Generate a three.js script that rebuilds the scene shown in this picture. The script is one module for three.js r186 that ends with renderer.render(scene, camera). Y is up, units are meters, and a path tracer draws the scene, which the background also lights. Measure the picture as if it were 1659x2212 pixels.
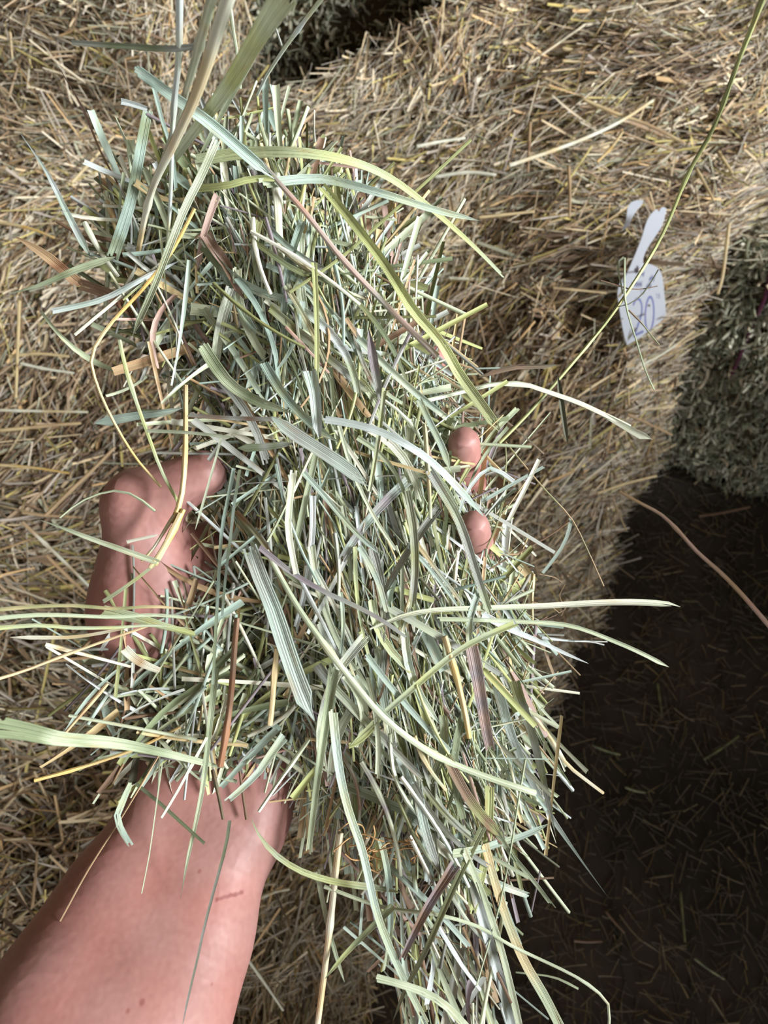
import * as THREE from 'three';
import { mergeGeometries, mergeVertices } from 'three/addons/utils/BufferGeometryUtils.js';
import { MarchingCubes } from 'three/addons/objects/MarchingCubes.js';
import { RoundedBoxGeometry } from 'three/addons/geometries/RoundedBoxGeometry.js';
import { ImprovedNoise } from 'three/addons/math/ImprovedNoise.js';
import { RectAreaLightUniformsLib } from 'three/addons/lights/RectAreaLightUniformsLib.js';

// ---------------------------------------------------------------- camera, daylight, exposure
const W = 1659, HH = 2212, FOV = 71, PITCH = 56 * Math.PI / 180, EYE = 1.45;
const scene = new THREE.Scene();
const camera = new THREE.PerspectiveCamera(FOV, W / HH, 0.02, 30);
camera.position.set(0, EYE, 0);
camera.rotation.x = -PITCH;
camera.focus = 0.335;
camera.userData.fStop = 15;
scene.background = new THREE.Color(0.75, 0.86, 1.0);
const renderer = new THREE.WebGLRenderer();
renderer.toneMapping = THREE.LinearToneMapping;
renderer.toneMappingExposure = 1.0;
renderer.shadowMap.enabled = true;
RectAreaLightUniformsLib.init();
// daylight through the open loft door high in the right-hand wall
const LOFT = { x: 3.6, y0: 2.5, y1: 3.5, z0: 0.1, z1: 2.1 };
const dayLoft = new THREE.RectAreaLight(new THREE.Color(0.97, 0.99, 1.0), 92, LOFT.z1 - LOFT.z0, LOFT.y1 - LOFT.y0);
dayLoft.name = 'loft_door_daylight';
dayLoft.position.set(LOFT.x - 0.02, (LOFT.y0 + LOFT.y1) / 2, (LOFT.z0 + LOFT.z1) / 2);
dayLoft.rotation.y = Math.PI / 2;
scene.add(dayLoft);
// daylight through the open barn door behind the person
const DOOR = { x0: -0.9, x1: 1.5, y1: 2.5, z: 3.2 };
const dayDoor = new THREE.RectAreaLight(new THREE.Color(1.0, 0.98, 0.94), 1.8, DOOR.x1 - DOOR.x0, DOOR.y1);
dayDoor.name = 'barn_door_daylight';
dayDoor.position.set((DOOR.x0 + DOOR.x1) / 2, DOOR.y1 / 2, DOOR.z - 0.02);
scene.add(dayDoor);

// ---------------------------------------------------------------- helpers
let seed = 20240607;
function rnd() { seed = (seed + 0x6D2B79F5) | 0; let t = Math.imul(seed ^ (seed >>> 15), 1 | seed); t = (t + Math.imul(t ^ (t >>> 7), 61 | t)) ^ t; return ((t ^ (t >>> 14)) >>> 0) / 4294967296; }
const rr = (a, b) => a + (b - a) * rnd();
const gauss = () => { let s = 0; for (let i = 0; i < 6; i++) s += rnd(); return (s - 3) * 1.4142; };
const pick = a => a[Math.floor(rnd() * a.length)];
const V = (x, y, z) => new THREE.Vector3(x, y, z);
const noise = new ImprovedNoise();
const clamp = (x, a, b) => Math.min(b, Math.max(a, x));
const sstep = (a, b, x) => { const t = clamp((x - a) / (b - a), 0, 1); return t * t * (3 - 2 * t); };
const lerp = (a, b, t) => a + (b - a) * t;
const FPX = (HH / 2) / Math.tan(FOV * Math.PI / 360);
const FWD = V(0, -Math.sin(PITCH), -Math.cos(PITCH)), UPV = V(0, Math.cos(PITCH), -Math.sin(PITCH)), RIGHT = V(1, 0, 0);
// a point of the place, read off the photograph with its distance from the lens
const at = (x, y, d) => camera.position.clone().addScaledVector(FWD, d).addScaledVector(RIGHT, d * (x - W / 2) / FPX).addScaledVector(UPV, d * (HH / 2 - y) / FPX);

const taken = {};
function numbered(n) { const k = taken[n] = (taken[n] ?? -1) + 1; return k ? `${n}_${String(k).padStart(3, '0')}` : n; }
function tag(o, label, category, group, kind) { o.userData.label = label; if (category) o.userData.category = category; if (group) o.userData.group = group; if (kind) o.userData.kind = kind; return o; }
function mesh(name, g, m, parent = scene) { const o = new THREE.Mesh(g, m); o.name = parent === scene ? numbered(name) : name; o.castShadow = o.receiveShadow = true; parent.add(o); return o; }
function group(name, pos) { const g = new THREE.Group(); g.name = numbered(name); if (pos) g.position.copy(pos); scene.add(g); return g; }
function struct(name, g, m, label) { const o = mesh(name, g, m); o.userData.kind = 'structure'; if (label) o.userData.label = label; return o; }
const box = (x0, x1, y0, y1, z0, z1) => { const g = new THREE.BoxGeometry(x1 - x0, y1 - y0, z1 - z0); g.translate((x0 + x1) / 2, (y0 + y1) / 2, (z0 + z1) / 2); return g; };

function dataTex(w, h, fn, srgb) {
  const d = new Uint8Array(w * h * 4);
  for (let y = 0; y < h; y++) for (let x = 0; x < w; x++) { const c = fn(x / w, y / h, x, y), i = (y * w + x) * 4; d[i] = clamp(c[0], 0, 255); d[i + 1] = clamp(c[1], 0, 255); d[i + 2] = clamp(c[2], 0, 255); d[i + 3] = 255; }
  const t = new THREE.DataTexture(d, w, h); t.wrapS = t.wrapT = THREE.RepeatWrapping; t.magFilter = THREE.LinearFilter; t.minFilter = THREE.LinearFilter; if (srgb) t.colorSpace = THREE.SRGBColorSpace; t.needsUpdate = true; return t;
}
// lengthwise veins of a dry leaf or culm (u across, v along)
const veins = []; for (let i = 0; i < 64; i++) veins.push(rr(-1, 1));
const veinTex = dataTex(64, 256, (u, v, x, y) => {
  const n = noise.noise(u * 9, v * 5, 3.3), b = noise.noise(u * 3 + 7, v * 14, 9.1);
  const s = 236 + 17 * veins[x] + 13 * Math.sin(u * 50) + 22 * n + 12 * b;
  const brown = clamp(noise.noise(u * 2.2, v * 9, 21.7) * 2.6 - 0.9, 0, 1) * 40;
  return [s, s - brown * 0.6, s - brown];
}, true);
const veinBump = dataTex(64, 64, (u, v, x) => { const s = 128 + 60 * Math.sin(u * 50) + 55 * veins[x]; return [s, s, s]; });
const bladeMat = new THREE.MeshPhysicalMaterial({ map: veinTex, bumpMap: veinBump, bumpScale: 0.0003, vertexColors: true, roughness: 0.6, transmission: 0.14, thickness: 0, side: THREE.DoubleSide });
const stemMat = new THREE.MeshStandardMaterial({ map: veinTex, bumpMap: veinBump, bumpScale: 0.0003, vertexColors: true, roughness: 0.5, side: THREE.DoubleSide });
const strandMat = new THREE.MeshStandardMaterial({ map: veinTex, roughness: 0.62, side: THREE.DoubleSide });
const strandLeafMat = new THREE.MeshStandardMaterial({ map: veinTex, roughness: 0.6, side: THREE.DoubleSide });

const C = {
  sage: '#bdc9a8', pale: '#d8e2c4', aqua: '#bacdc0', olive: '#8f9463', lime: '#c4cc8c', straw: '#dcc798', tan: '#bfa37e', brown: '#876c56', rust: '#9c7052',
  grey: '#a9ada5', plum: '#958b91', cream: '#e9ead6', ice: '#dde7e6', moss: '#85926f', teal: '#a5bbae', dark: '#62644f', gold: '#dcba70', rose: '#c6a89c',
};
const COL = {}; for (const k in C) COL[k] = new THREE.Color(C[k]);

// a blade: a folded leaf of parallel ribs that tear apart at its ends; a stem: a jointed tube
const tmpA = V(), tmpB = V(), tmpC = V();
function sweep(pts, o) {
  const curve = new THREE.CatmullRomCurve3(pts, false, 'centripetal'), len = curve.getLength();
  const n = o.rows ?? clamp(Math.round(len / 0.007), 6, 40);
  const tube = o.kind === 's', ribs = tube ? 0 : clamp(Math.round(o.wpx / 5), 1, 6), cols = tube ? 6 : ribs * 3 - 1;
  const pos = [], uv = [], col = [], idx = [];
  const ca = o.color, cb = o.color2 ?? ca, ph = rnd() * 50, up = o.up;
  const P = curve.getSpacedPoints(n), roll0 = o.roll ?? 0, twist = o.twist ?? 0;
  const torn = []; for (let k = 0; k < ribs; k++) torn.push([rnd() ** 2 * (o.frayA ?? 0.03), rnd() ** 2 * (o.fray ?? 0.07), rr(-0.5, 0.5)]);
  const here = (u) => { const q = clamp(u, 0, 1) * n, i = Math.min(n - 1, Math.floor(q)); return P[i].clone().lerp(P[i + 1], q - i); };
  for (let i = 0; i <= n; i++) {
    const t = i / n, T = tmpA.copy(P[Math.min(n, i + 1)]).sub(P[Math.max(0, i - 1)]).normalize();
    const B = tmpB.copy(T).cross(up).normalize(), N = tmpC.copy(B).cross(T).normalize();
    const a = roll0 + twist * t, ca_ = Math.cos(a), sa = Math.sin(a);
    const S = V().copy(B).multiplyScalar(ca_).addScaledVector(N, sa), M = V().copy(N).multiplyScalar(ca_).addScaledVector(B, -sa);
    let w = lerp(o.w0, o.w1, t);
    const q = clamp(noise.noise(t * 6 + ph, 1.7, 4.2) * 1.6 + 0.5 + (t - 0.5) * 0.6, 0, 1);
    const c = ca.clone().lerp(cb, q), v = t * len * 6 + ph;
    if (tube) {
      let r = w / 2; for (const k of o.nodes ?? []) r *= 1 + 0.38 * Math.exp(-(((t - k) * len / 0.003) ** 2));
      for (let j = 0; j <= cols; j++) { const th = j / cols * 2 * Math.PI, p = P[i].clone().addScaledVector(S, Math.cos(th) * r).addScaledVector(M, Math.sin(th) * r); pos.push(p.x, p.y, p.z); uv.push(j / cols * 0.6, v); col.push(c.r, c.g, c.b); }
    } else {
      if (o.taper0 && t < o.taper0) w *= t / o.taper0 * 0.85 + 0.15; if (o.taper1 && t > 1 - o.taper1) w *= (1 - t) / o.taper1 * 0.85 + 0.15;
      w *= 1 + 0.08 * noise.noise(t * 5, ph, 2);
      const h = w * (o.fold ?? 0.18);
      for (let k = 0; k < ribs; k++) {
        const [ta, tb, ts] = torn[k], mid = here(t * (1 - ta - tb) + ta), spread = Math.max(0, Math.abs(t - 0.5) - 0.4) * 1.2 * ts * w;
        for (let j = 0; j < 3; j++) { const x = (k + j / 2) / ribs - 0.5, y = h * 2 * Math.abs(x) + (j === 1 ? w / ribs * 0.13 : 0) + ts * w * 0.03, p = mid.clone().addScaledVector(S, x * w + spread).addScaledVector(M, y); pos.push(p.x, p.y, p.z); uv.push(x + 0.5, v); const f = 1 + 0.1 * ts; col.push(Math.min(1, c.r * f), Math.min(1, c.g * f), Math.min(1, c.b * f)); }
      }
    }
  }
  const R = cols + 1;
  for (let i = 0; i < n; i++) for (let j = 0; j < cols; j++) { if (!tube && j % 3 === 2) continue; const a = i * R + j; idx.push(a, a + R, a + 1, a + 1, a + R, a + R + 1); }
  if (tube) for (const [i, s] of [[0, 1], [n, 0]]) { const k = pos.length / 3; pos.push(P[i].x, P[i].y, P[i].z); uv.push(0.3, 0); col.push(ca.r, ca.g, ca.b); for (let j = 0; j < cols; j++) idx.push(...(s ? [k, i * R + j, i * R + j + 1] : [k, i * R + j + 1, i * R + j])); }
  const g = new THREE.BufferGeometry();
  g.setAttribute('position', new THREE.Float32BufferAttribute(pos, 3)); g.setAttribute('uv', new THREE.Float32BufferAttribute(uv, 2)); g.setAttribute('color', new THREE.Float32BufferAttribute(col, 3));
  g.setIndex(idx); g.computeVertexNormals(); return g;
}
// unit strands for the instanced hay: 1 m long along y, 1 m wide across x
function unitStrand(kind, bend, twist, w1 = 1) {
  const pts = []; for (let i = 0; i <= 6; i++) { const t = i / 6; pts.push(V(bend * 0.5 * Math.sin(t * Math.PI) * 1, t - 0.5, bend * (t - 0.5) * (t - 0.5))); }
  const white = new THREE.Color(1, 1, 1);
  const n = 7, P = new THREE.CatmullRomCurve3(pts).getSpacedPoints(n), pos = [], uv = [], idx = [], cols = kind === 's' ? 4 : 3;
  for (let i = 0; i <= n; i++) {
    const t = i / n, a = twist * (t - 0.5), w = kind === 's' ? 1 : lerp(1, w1, t) * (0.85 + 0.3 * Math.sin(t * 7 + bend * 9) * 0.5);
    const prof = kind === 's' ? [[-0.5, 0], [0, 0.5], [0.5, 0], [0, -0.5], [-0.5, 0]] : [[-0.5, 0.12], [-0.12, -0.06], [0.15, -0.05], [0.5, 0.13]];
    for (let j = 0; j < prof.length; j++) { const [x, z] = prof[j]; pos.push(P[i].x * 0 + x * w * Math.cos(a) - z * w * Math.sin(a), P[i].y, x * w * Math.sin(a) + z * w * Math.cos(a)); uv.push(j / (prof.length - 1), t * 0.7 + bend); }
  }
  // the bend is kept in units of length: it is applied by the caller through the aspect of the copy
  const g = new THREE.BufferGeometry(); g.setAttribute('position', new THREE.Float32BufferAttribute(pos, 3)); g.setAttribute('uv', new THREE.Float32BufferAttribute(uv, 2));
  const R = cols + 1; for (let i = 0; i < n; i++) for (let j = 0; j < cols; j++) { const k = i * R + j; idx.push(k, k + R, k + 1, k + 1, k + R, k + R + 1); }
  g.setIndex(idx);
  // bend: x and z bows for a strand 40 times as long as it is wide
  const p = g.attributes.position; for (let i = 0; i < p.count; i++) { const y = p.getY(i); p.setX(i, p.getX(i) + bend * 40 * (0.25 - y * y) * 0.5); p.setZ(i, p.getZ(i) + bend * 22 * y * y * (bend > 0 ? 1 : -1) * 0.6); }
  g.computeVertexNormals(); return g;
}
const STRANDS = [['b', 0.02, 0.3], ['b', -0.06, 0.9, 0.4], ['b', 0.12, -0.6, 0.6], ['s', 0.01, 0], ['s', 0.05, 0], ['s', -0.13, 0], ['b', 0.3, 2.0, 0.7]].map(a => unitStrand(...a));
class Strands {   // collects strand copies by shape and adds one InstancedMesh for each shape
  constructor() { this.l = STRANDS.map(() => []); }
  add(k, p, dir, nrm, len, w, color) { this.l[k].push([p, dir, nrm, len, w, color]); }
  build(name, parent, mat) {
    const m = new THREE.Matrix4(), x = V(), z = V();
    this.l.forEach((L, k) => {
      if (!L.length) return;
      const o = new THREE.InstancedMesh(STRANDS[k], mat(k), L.length); o.name = name; o.userData.kind = 'stuff'; o.castShadow = o.receiveShadow = true;
      L.forEach(([p, d, n, len, w, c], i) => { x.copy(d).cross(n).normalize(); z.copy(x).cross(d).normalize(); m.makeBasis(x.multiplyScalar(w), d.clone().multiplyScalar(len), z.multiplyScalar(w)).setPosition(p); o.setMatrixAt(i, m); o.setColorAt(i, c); });
      parent.add(o);
    });
  }
}
const vary = (c, a = 0.18) => { const k = 1 + gauss() * a; return c.clone().multiplyScalar(Math.max(0.25, k)); };

// ---------------------------------------------------------------- the barn
const dirtTex = dataTex(256, 256, (u, v) => { let n = 0; for (let k = 0, f = 4, a = 1; k < 5; k++, f *= 2, a *= 0.6) n += a * noise.noise(u * f, v * f, k * 5.1); const s = 58 + 26 * n; return [s * 1.06, s * 0.94, s * 0.82]; }, true);
dirtTex.repeat.set(3, 3);
const floorMat = new THREE.MeshStandardMaterial({ map: dirtTex, bumpMap: dirtTex, bumpScale: 0.006, roughness: 0.95 });
const boardTex = dataTex(128, 256, (u, v) => { const s = 92 + 26 * noise.noise(u * 24, v * 2.2, 1.2) + 16 * noise.noise(u * 60, v * 4, 6.2); return [s * 1.08, s * 0.95, s * 0.8]; }, true);
const boardMat = new THREE.MeshStandardMaterial({ map: boardTex, roughness: 0.85 });
const X0 = -2.6, X1 = LOFT.x, Z0 = -3.6, Z1 = DOOR.z, TOP = 4.2;
struct('floor', box(X0, X1, -0.2, 0, Z0, Z1 + 0.15), floorMat, 'dark earthen barn floor strewn with chaff');
struct('wall_left', box(X0 - 0.15, X0, -0.2, TOP + 0.15, Z0, Z1), boardMat);
struct('wall_right', mergeGeometries([box(X1, X1 + 0.15, -0.2, LOFT.y0, Z0, Z1), box(X1, X1 + 0.15, LOFT.y1, TOP + 0.15, Z0, Z1), box(X1, X1 + 0.15, LOFT.y0, LOFT.y1, Z0, LOFT.z0), box(X1, X1 + 0.15, LOFT.y0, LOFT.y1, LOFT.z1, Z1)]), boardMat);
struct('wall_back', box(X0 - 0.15, X1 + 0.15, -0.2, TOP + 0.15, Z0 - 0.15, Z0), boardMat);
struct('wall_front', mergeGeometries([box(X0 - 0.15, DOOR.x0, -0.2, TOP + 0.15, Z1, Z1 + 0.15), box(DOOR.x1, X1 + 0.15, -0.2, TOP + 0.15, Z1, Z1 + 0.15), box(DOOR.x0, DOOR.x1, DOOR.y1, TOP + 0.15, Z1, Z1 + 0.15)]), boardMat);
struct('ceiling', box(X0 - 0.15, X1 + 0.15, TOP, TOP + 0.15, Z0, Z1), boardMat);

// ---------------------------------------------------------------- bales and the loose heap
const HAY = ['#d8c49e', '#bda78a', '#957c60', '#ebdfc3', '#b8aea1', '#c9bb78', '#acac94', '#786350', '#d5b483', '#d2c8b3'].map(h => new THREE.Color(h));
const PALE = new THREE.Color('#d8cfc0'), HAYW = [5, 5, 4, 5, 5, 3, 4, 3, 2, 5];
const GREEN = ['#bcbea8', '#a0a48c', '#d2d0be', '#83876e', '#aeaa94', '#d2c3a4', '#bcb098'].map(h => new THREE.Color(h)), GREENW = [5, 5, 3, 4, 3, 1, 2];
const DULL = ['#6f6450', '#564d3c', '#7d735c', '#443f32', '#7f6e4c', '#605a42'].map(h => new THREE.Color(h)), DULLW = [3, 4, 2, 3, 1, 3];
function wpick(a, w) { let s = 0; for (const x of w) s += x; let r = rnd() * s; for (let i = 0; i < a.length; i++) { r -= w[i]; if (r < 0) return a[i]; } return a[0]; }
const coreTex = dataTex(256, 256, (u, v) => { const a = noise.noise(u * 60, v * 9, 2.2), b = noise.noise(u * 11, v * 48, 7.7), s = 92 + 46 * Math.max(a, b) + 20 * a * b; return [s * 1.06, s * 0.9, s * 0.68]; }, true);
coreTex.repeat.set(4, 4);
const coreMat = new THREE.MeshStandardMaterial({ map: coreTex, roughness: 0.95 });
const greenCoreMat = new THREE.MeshStandardMaterial({ map: coreTex, color: '#a8a890', roughness: 0.95 });
// the foot of the green bale's cut face
const gb0 = V(0.66, 0, -1.13), gb1 = V(0.946, 0, -1.014), gturn = -Math.atan2(gb1.z - gb0.z, gb1.x - gb0.x);
const gdir = gb1.clone().sub(gb0).normalize(), gnorm = V(-gdir.z, 0, gdir.x);
const knots = [[0.3, -0.13], [0, -0.14], [-0.15, -0.13], [-0.25, -0.02], [-0.35, 0.1], [-0.48, 0.2], [-0.74, 0.355], [-1.0, 0.48], [-1.2, 0.66], [-1.5, 1.1], [-2.1, 1.5]];
function edgeX(z) { for (let i = 0; i + 1 < knots.length; i++) { const [a, x] = knots[i], [b, y] = knots[i + 1]; if (z <= a && z >= b) return lerp(x, y, (a - z) / (a - b)); } return z > 0.3 ? -0.13 : 1.5; }
const hole = at(1270, 640, 1.07);
function heapY(x, z) {
  let y = z > -0.9 ? lerp(0.46, 0.72, clamp((0.2 - z) / 1.1, 0, 1)) : lerp(0.72, 0.86, clamp((-0.9 - z) / 0.6, 0, 1));
  y += 0.09 * sstep(0.1, 0.6, x) * sstep(-1.0, -1.6, z) + 0.05 * sstep(-0.3, -0.8, x);
  y += 0.05 * noise.noise(x * 4.2 + 3, z * 4.2, 1.3) + 0.025 * noise.noise(x * 11, z * 11 + 5, 4.4) + 0.012 * noise.noise(x * 27, z * 27, 8.8);
  const zc = x < 0.05 ? lerp(-1.27, -1.4, clamp((x + 0.3) / 0.35, 0, 1)) : lerp(-1.4, -2.1, sstep(0.05, 0.4, x));
  y -= 0.55 * sstep(0, 0.22, zc - z);
  y -= 0.07 * Math.exp(-((x - hole.x) ** 2 + (z - hole.z) ** 2) / 0.0012);
  const e = x - edgeX(z) - 0.05 * noise.noise(z * 8, x * 5, 12.1) - 0.02 * noise.noise(z * 25, x * 20, 3.1);
  const into = (x - gb0.x) * gnorm.x + (z - gb0.z) * gnorm.z;
  const lower = 0.6 * sstep(-0.05, -0.12, into) - 0.03;
  return lerp(y, lower, sstep(-0.05, 0.15, e)) - 0.02 * (1 - sstep(0, 0.1, y));
}
const heap = group('hay_heap', V(0, 0, -0.8)); tag(heap, 'big loose heap of dry tan hay spreading behind the held bunch', 'hay heap');
{
  const nx = 150, nz = 150, xa = -1.25, xb = 1.0, za = 0.32, zb = -1.95, pos = [], uv = [], idx = [];
  for (let j = 0; j <= nz; j++) for (let i = 0; i <= nx; i++) { const x = lerp(xa, xb, i / nx), z = lerp(za, zb, j / nz), b = j === 0; pos.push(x, b ? 0 : heapY(x, z) - 0.012, z + 0.8); uv.push(x, z); }
  for (let j = 0; j < nz; j++) for (let i = 0; i < nx; i++) { const x = lerp(xa, xb, i / nx), z = lerp(za, zb, j / nz); if ((x < -0.38 && z < -1.33) || z < -1.85 || (x > 0.72 && z < -1.2)) continue; const a = j * (nx + 1) + i; idx.push(a, a + 1, a + nx + 1, a + 1, a + nx + 2, a + nx + 1); }
  const g = new THREE.BufferGeometry(); g.setAttribute('position', new THREE.Float32BufferAttribute(pos, 3)); g.setAttribute('uv', new THREE.Float32BufferAttribute(uv, 2)); g.setIndex(idx); g.computeVertexNormals();
  mesh('packed_hay', g, coreMat, heap);
  const s = new Strands(), N = V(), D = V(), e = 0.012;
  let n = 0, tries = 0;
  while (n < 84000 && tries++ < 900000) {
    const x = rr(-1.1, 0.98), z = rr(-1.9, 0.3), y = heapY(x, z);
    N.set(heapY(x - e, z) - heapY(x + e, z), 2 * e, heapY(x, z - e) - heapY(x, z + e)).normalize();
    if (rnd() > 0.22 / Math.max(0.22, N.y) || y < 0.015) continue;
    const far = sstep(-1.0, 0.2, z);
    const flow = 0.3 + 1.5 * noise.noise(x * 2.3, z * 2.3, 15.5) + 0.5 * noise.noise(x * 7, z * 7, 25.5) + gauss() * lerp(0.5, 0.75, far);
    D.set(Math.cos(flow), 0, -Math.sin(flow)); D.addScaledVector(N, -D.dot(N)).normalize(); const fuzz = rnd() < (N.y < 0.6 ? 0.2 : 0.07); D.addScaledVector(N, fuzz ? Math.abs(gauss()) * 0.7 : gauss() * 0.19).normalize();
    const k = pick([0, 0, 1, 2, 3, 3, 4, 5, 6]), stem = k >= 3 && k <= 5;
    const len = fuzz ? rr(0.05, 0.12) : rnd() < 0.2 ? rr(0.1, 0.2) : rr(0.03, 0.11), w = fuzz ? rr(0.0006, 0.0014) : (stem ? rr(0.0014, 0.0032) : rr(0.0018, 0.0055)) * (rnd() < 0.12 ? 1.35 : 1);
    const patch = noise.noise(x * 5, z * 5, 33.3);
    const c = fuzz ? vary(PALE, 0.12) : vary(wpick(HAY, HAYW.map((v, i) => v * (1 + (i === 7 || i === 2 ? -1 : i === 3 || i === 9 ? 1 : 0) * patch * 2.2))), 0.26);
    s.add(k, V(x, y + rr(-0.012, 0.012) + (rnd() < 0.06 ? rr(0, 0.02) : 0), z + 0.8), D.clone(), N.clone().addScaledVector(RIGHT, gauss() * 0.4).normalize(), len, w, c); n++;
  }
  s.build('loose_hay', heap, () => strandMat);
}

function bale(label, [cx, cy, cz], [sx, sy, sz], turn, o) {
  const b = group('hay_bale', V(cx, cy, cz)); b.rotation.y = turn; tag(b, label, 'hay bale');
  let g = new RoundedBoxGeometry(sx - 0.03, sy - 0.03, sz - 0.03, 10, Math.min(0.06, sx / 5)); g.deleteAttribute('normal'); g = mergeVertices(g, 1e-4);
  const p = g.attributes.position; for (let i = 0; i < p.count; i++) { const k = 1 + 0.02 * noise.noise(p.getX(i) * 9 + cx, p.getY(i) * 9, p.getZ(i) * 9); p.setXYZ(i, p.getX(i) * k, p.getY(i) * k + sy / 2, p.getZ(i) * k); }
  g.computeVertexNormals(); mesh('packed_hay', g, o.green ? greenCoreMat : coreMat, b);
  const s = new Strands(), cols = o.green ? GREEN : o.dull ? DULL : HAY, wts = o.green ? GREENW : o.dull ? DULLW : HAYW;
  for (const [face, n, cut] of o.faces) for (let i = 0; i < n; i++) {
    const u = rr(-0.5, 0.5), v = rnd(); let P, N;
    if (face === 'z') { P = V(u * sx, v * sy, sz / 2); N = V(0, 0, 1); } else if (face === 'y') { P = V(u * sx, sy, (v - 0.5) * sz); N = V(0, 1, 0); } else if (face === '-x') { P = V(-sx / 2, v * sy, u * sz); N = V(-1, 0, 0); } else { P = V(sx / 2, v * sy, u * sz); N = V(1, 0, 0); }
    const lump = 0.03 * noise.noise(P.x * 8 + cx * 3, P.y * 8, P.z * 8 + cz) + 0.018 * noise.noise(P.x * 22, P.y * 22 + cy, P.z * 22);
    P.addScaledVector(N, lump + rr(-0.02, 0.006));
    // rounded edges
    const T = V(gauss(), gauss(), gauss()); T.addScaledVector(N, -T.dot(N)).normalize();
    let D, len, w;
    if (cut && rnd() < 0.85) { D = N.clone().addScaledVector(T, Math.abs(gauss()) * 0.9).add(V(0, -0.25, 0)).normalize(); len = o.green ? rr(0.02, 0.048) : rr(0.018, 0.05); w = o.green ? rr(0.004, 0.0095) : rr(0.0022, 0.006); } else { D = T.clone(); D.y *= 0.6; D.addScaledVector(N, gauss() * 0.18).normalize(); len = rr(0.03, 0.11); w = rr(0.0015, 0.004); }
    s.add(cut ? (o.green ? pick([2, 5, 4, 6]) : pick([1, 2, 5, 6, 6])) : pick([0, 1, 2, 3, 4, 5, 6]), P, D, cut ? V(gauss(), gauss(), gauss()).normalize() : N.clone().addScaledVector(T, 0.3).normalize(), len, w, vary(wpick(cols, wts), 0.22));
  }
  s.build('loose_hay', b, () => strandMat);
  return b;
}
// the green bale: its cut face looks at the camera, lower left corner on the floor
const gc = gb0.clone().addScaledVector(gdir, 0.45).addScaledVector(gnorm, -0.25);
const greenBale = bale('dark green packed hay bale with chopped stem ends and purple twine', [gc.x, 0, gc.z], [0.9, 0.62, 0.5], gturn, { green: 1, faces: [['z', 11000, 1], ['y', 7000, 0], ['-x', 4000, 1]] });
{ // purple baling twine down the cut face
  const pts = [[1668, 560], [1656, 631], [1625, 704], [1600, 765], [1578, 815]].map(([x, y]) => { const a = camera.position, r = at(x, y, 1).sub(a), t = gb0.clone().addScaledVector(gnorm, 0.006).sub(a).dot(gnorm) / r.dot(gnorm); return greenBale.worldToLocal(a.clone().addScaledVector(r, t)); });
  greenBale.updateMatrixWorld();
  const g = new THREE.TubeGeometry(new THREE.CatmullRomCurve3(pts.map(p => p)), 40, 0.0042, 6);
  tag(mesh('twine', g, new THREE.MeshStandardMaterial({ color: '#55263c', roughness: 0.7 }), greenBale), 'purple plastic baling twine');
}
bale('shaded olive hay bale standing behind the heap crest', [-0.12, 0, -2.15], [1.0, 1.15, 0.5], 0.05, { green: 1, faces: [['z', 9000, 1], ['y', 2500, 0]] });
bale('tan hay bale with a rounded shoulder beside the heap crest', [-0.86, 0, -1.58], [1.05, 1.0, 0.62], -0.12, { faces: [['z', 12000, 0], ['y', 14000, 0], ['+x', 5000, 0]] });
// unseen bales added to keep loft door light off floor and near left heap
['lower', 'upper'].forEach((t, i) => bale(`${t} unseen hay bale added to shade the floor before the green bale`, [1.52, i * 0.4, -0.475], [0.9, 0.4, 0.49], 0, { faces: [['-x', 2500, 0], ['y', 1500 * i, 0]] }));
['lowest', 'middle', 'topmost'].forEach((t, i) => bale(`${t} unseen hay bale of the tall stack added to shade floor and heap`, [1.52, i * 0.535, 0.64], [0.9, 0.535, 1.72], 0, { faces: [['-x', 2500, 0], ['y', i > 1 ? 2000 : 0, 0]] }));
{ // chaff on the floor
  const s = new Strands();
  for (let i = 0; i < 9000; i++) { const a = rnd() * 6.283; s.add(pick([0, 1, 2, 3, 4, 5, 6]), V(rr(-0.2, 1.0), 0.003 + rr(0, 0.008), rr(-1.25, 0.5)), V(Math.cos(a), gauss() * 0.06, Math.sin(a)).normalize(), V(gauss() * 0.3, 1, gauss() * 0.3).normalize(), rr(0.012, 0.06), rr(0.0012, 0.003), vary(wpick(DULL, DULLW), 0.3)); }
  const g = group('floor_chaff'); tag(g, 'short broken hay chaff scattered over the dark floor', 'chaff', null, 'stuff'); s.build('chaff', g, () => strandMat);
}

// ---------------------------------------------------------------- the hand and forearm
const armW = at(455, 1730, 0.345), armE = at(225, 2212, 0.285);
const elbow = armW.clone().addScaledVector(armE.clone().sub(armW).normalize(), 0.27);
const J = (x, y, d, rpx) => { const p = at(x, y, d); p.r = rpx * d / FPX; return p; };
const cap = (p, a, b) => { const bx = b.x - a.x, by = b.y - a.y, bz = b.z - a.z, px = p.x - a.x, py = p.y - a.y, pz = p.z - a.z, t = clamp((px * bx + py * by + pz * bz) / (bx * bx + by * by + bz * bz), 0, 1); return Math.hypot(px - t * bx, py - t * by, pz - t * bz) - lerp(a.r, b.r, t); };
const smin = (a, b, k) => { const h = Math.max(k - Math.abs(a - b), 0) / k; return Math.min(a, b) - h * h * k * 0.25; };
const side = (x, y, d, off, r) => [J(x - 0.89 * off, y - 0.45 * off, d + 0.004, r), J(x + 0.89 * off, y + 0.45 * off, d, r)];
const [w0a, w0b] = side(535, 1575, 0.362, 62, 78), [w1a, w1b] = side(455, 1735, 0.347, 72, 84), [w2a, w2b] = side(332, 2000, 0.318, 84, 112), [w3a, w3b] = side(228, 2212, 0.29, 92, 146);
const el = elbow.clone(); el.r = 0.044;
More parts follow.
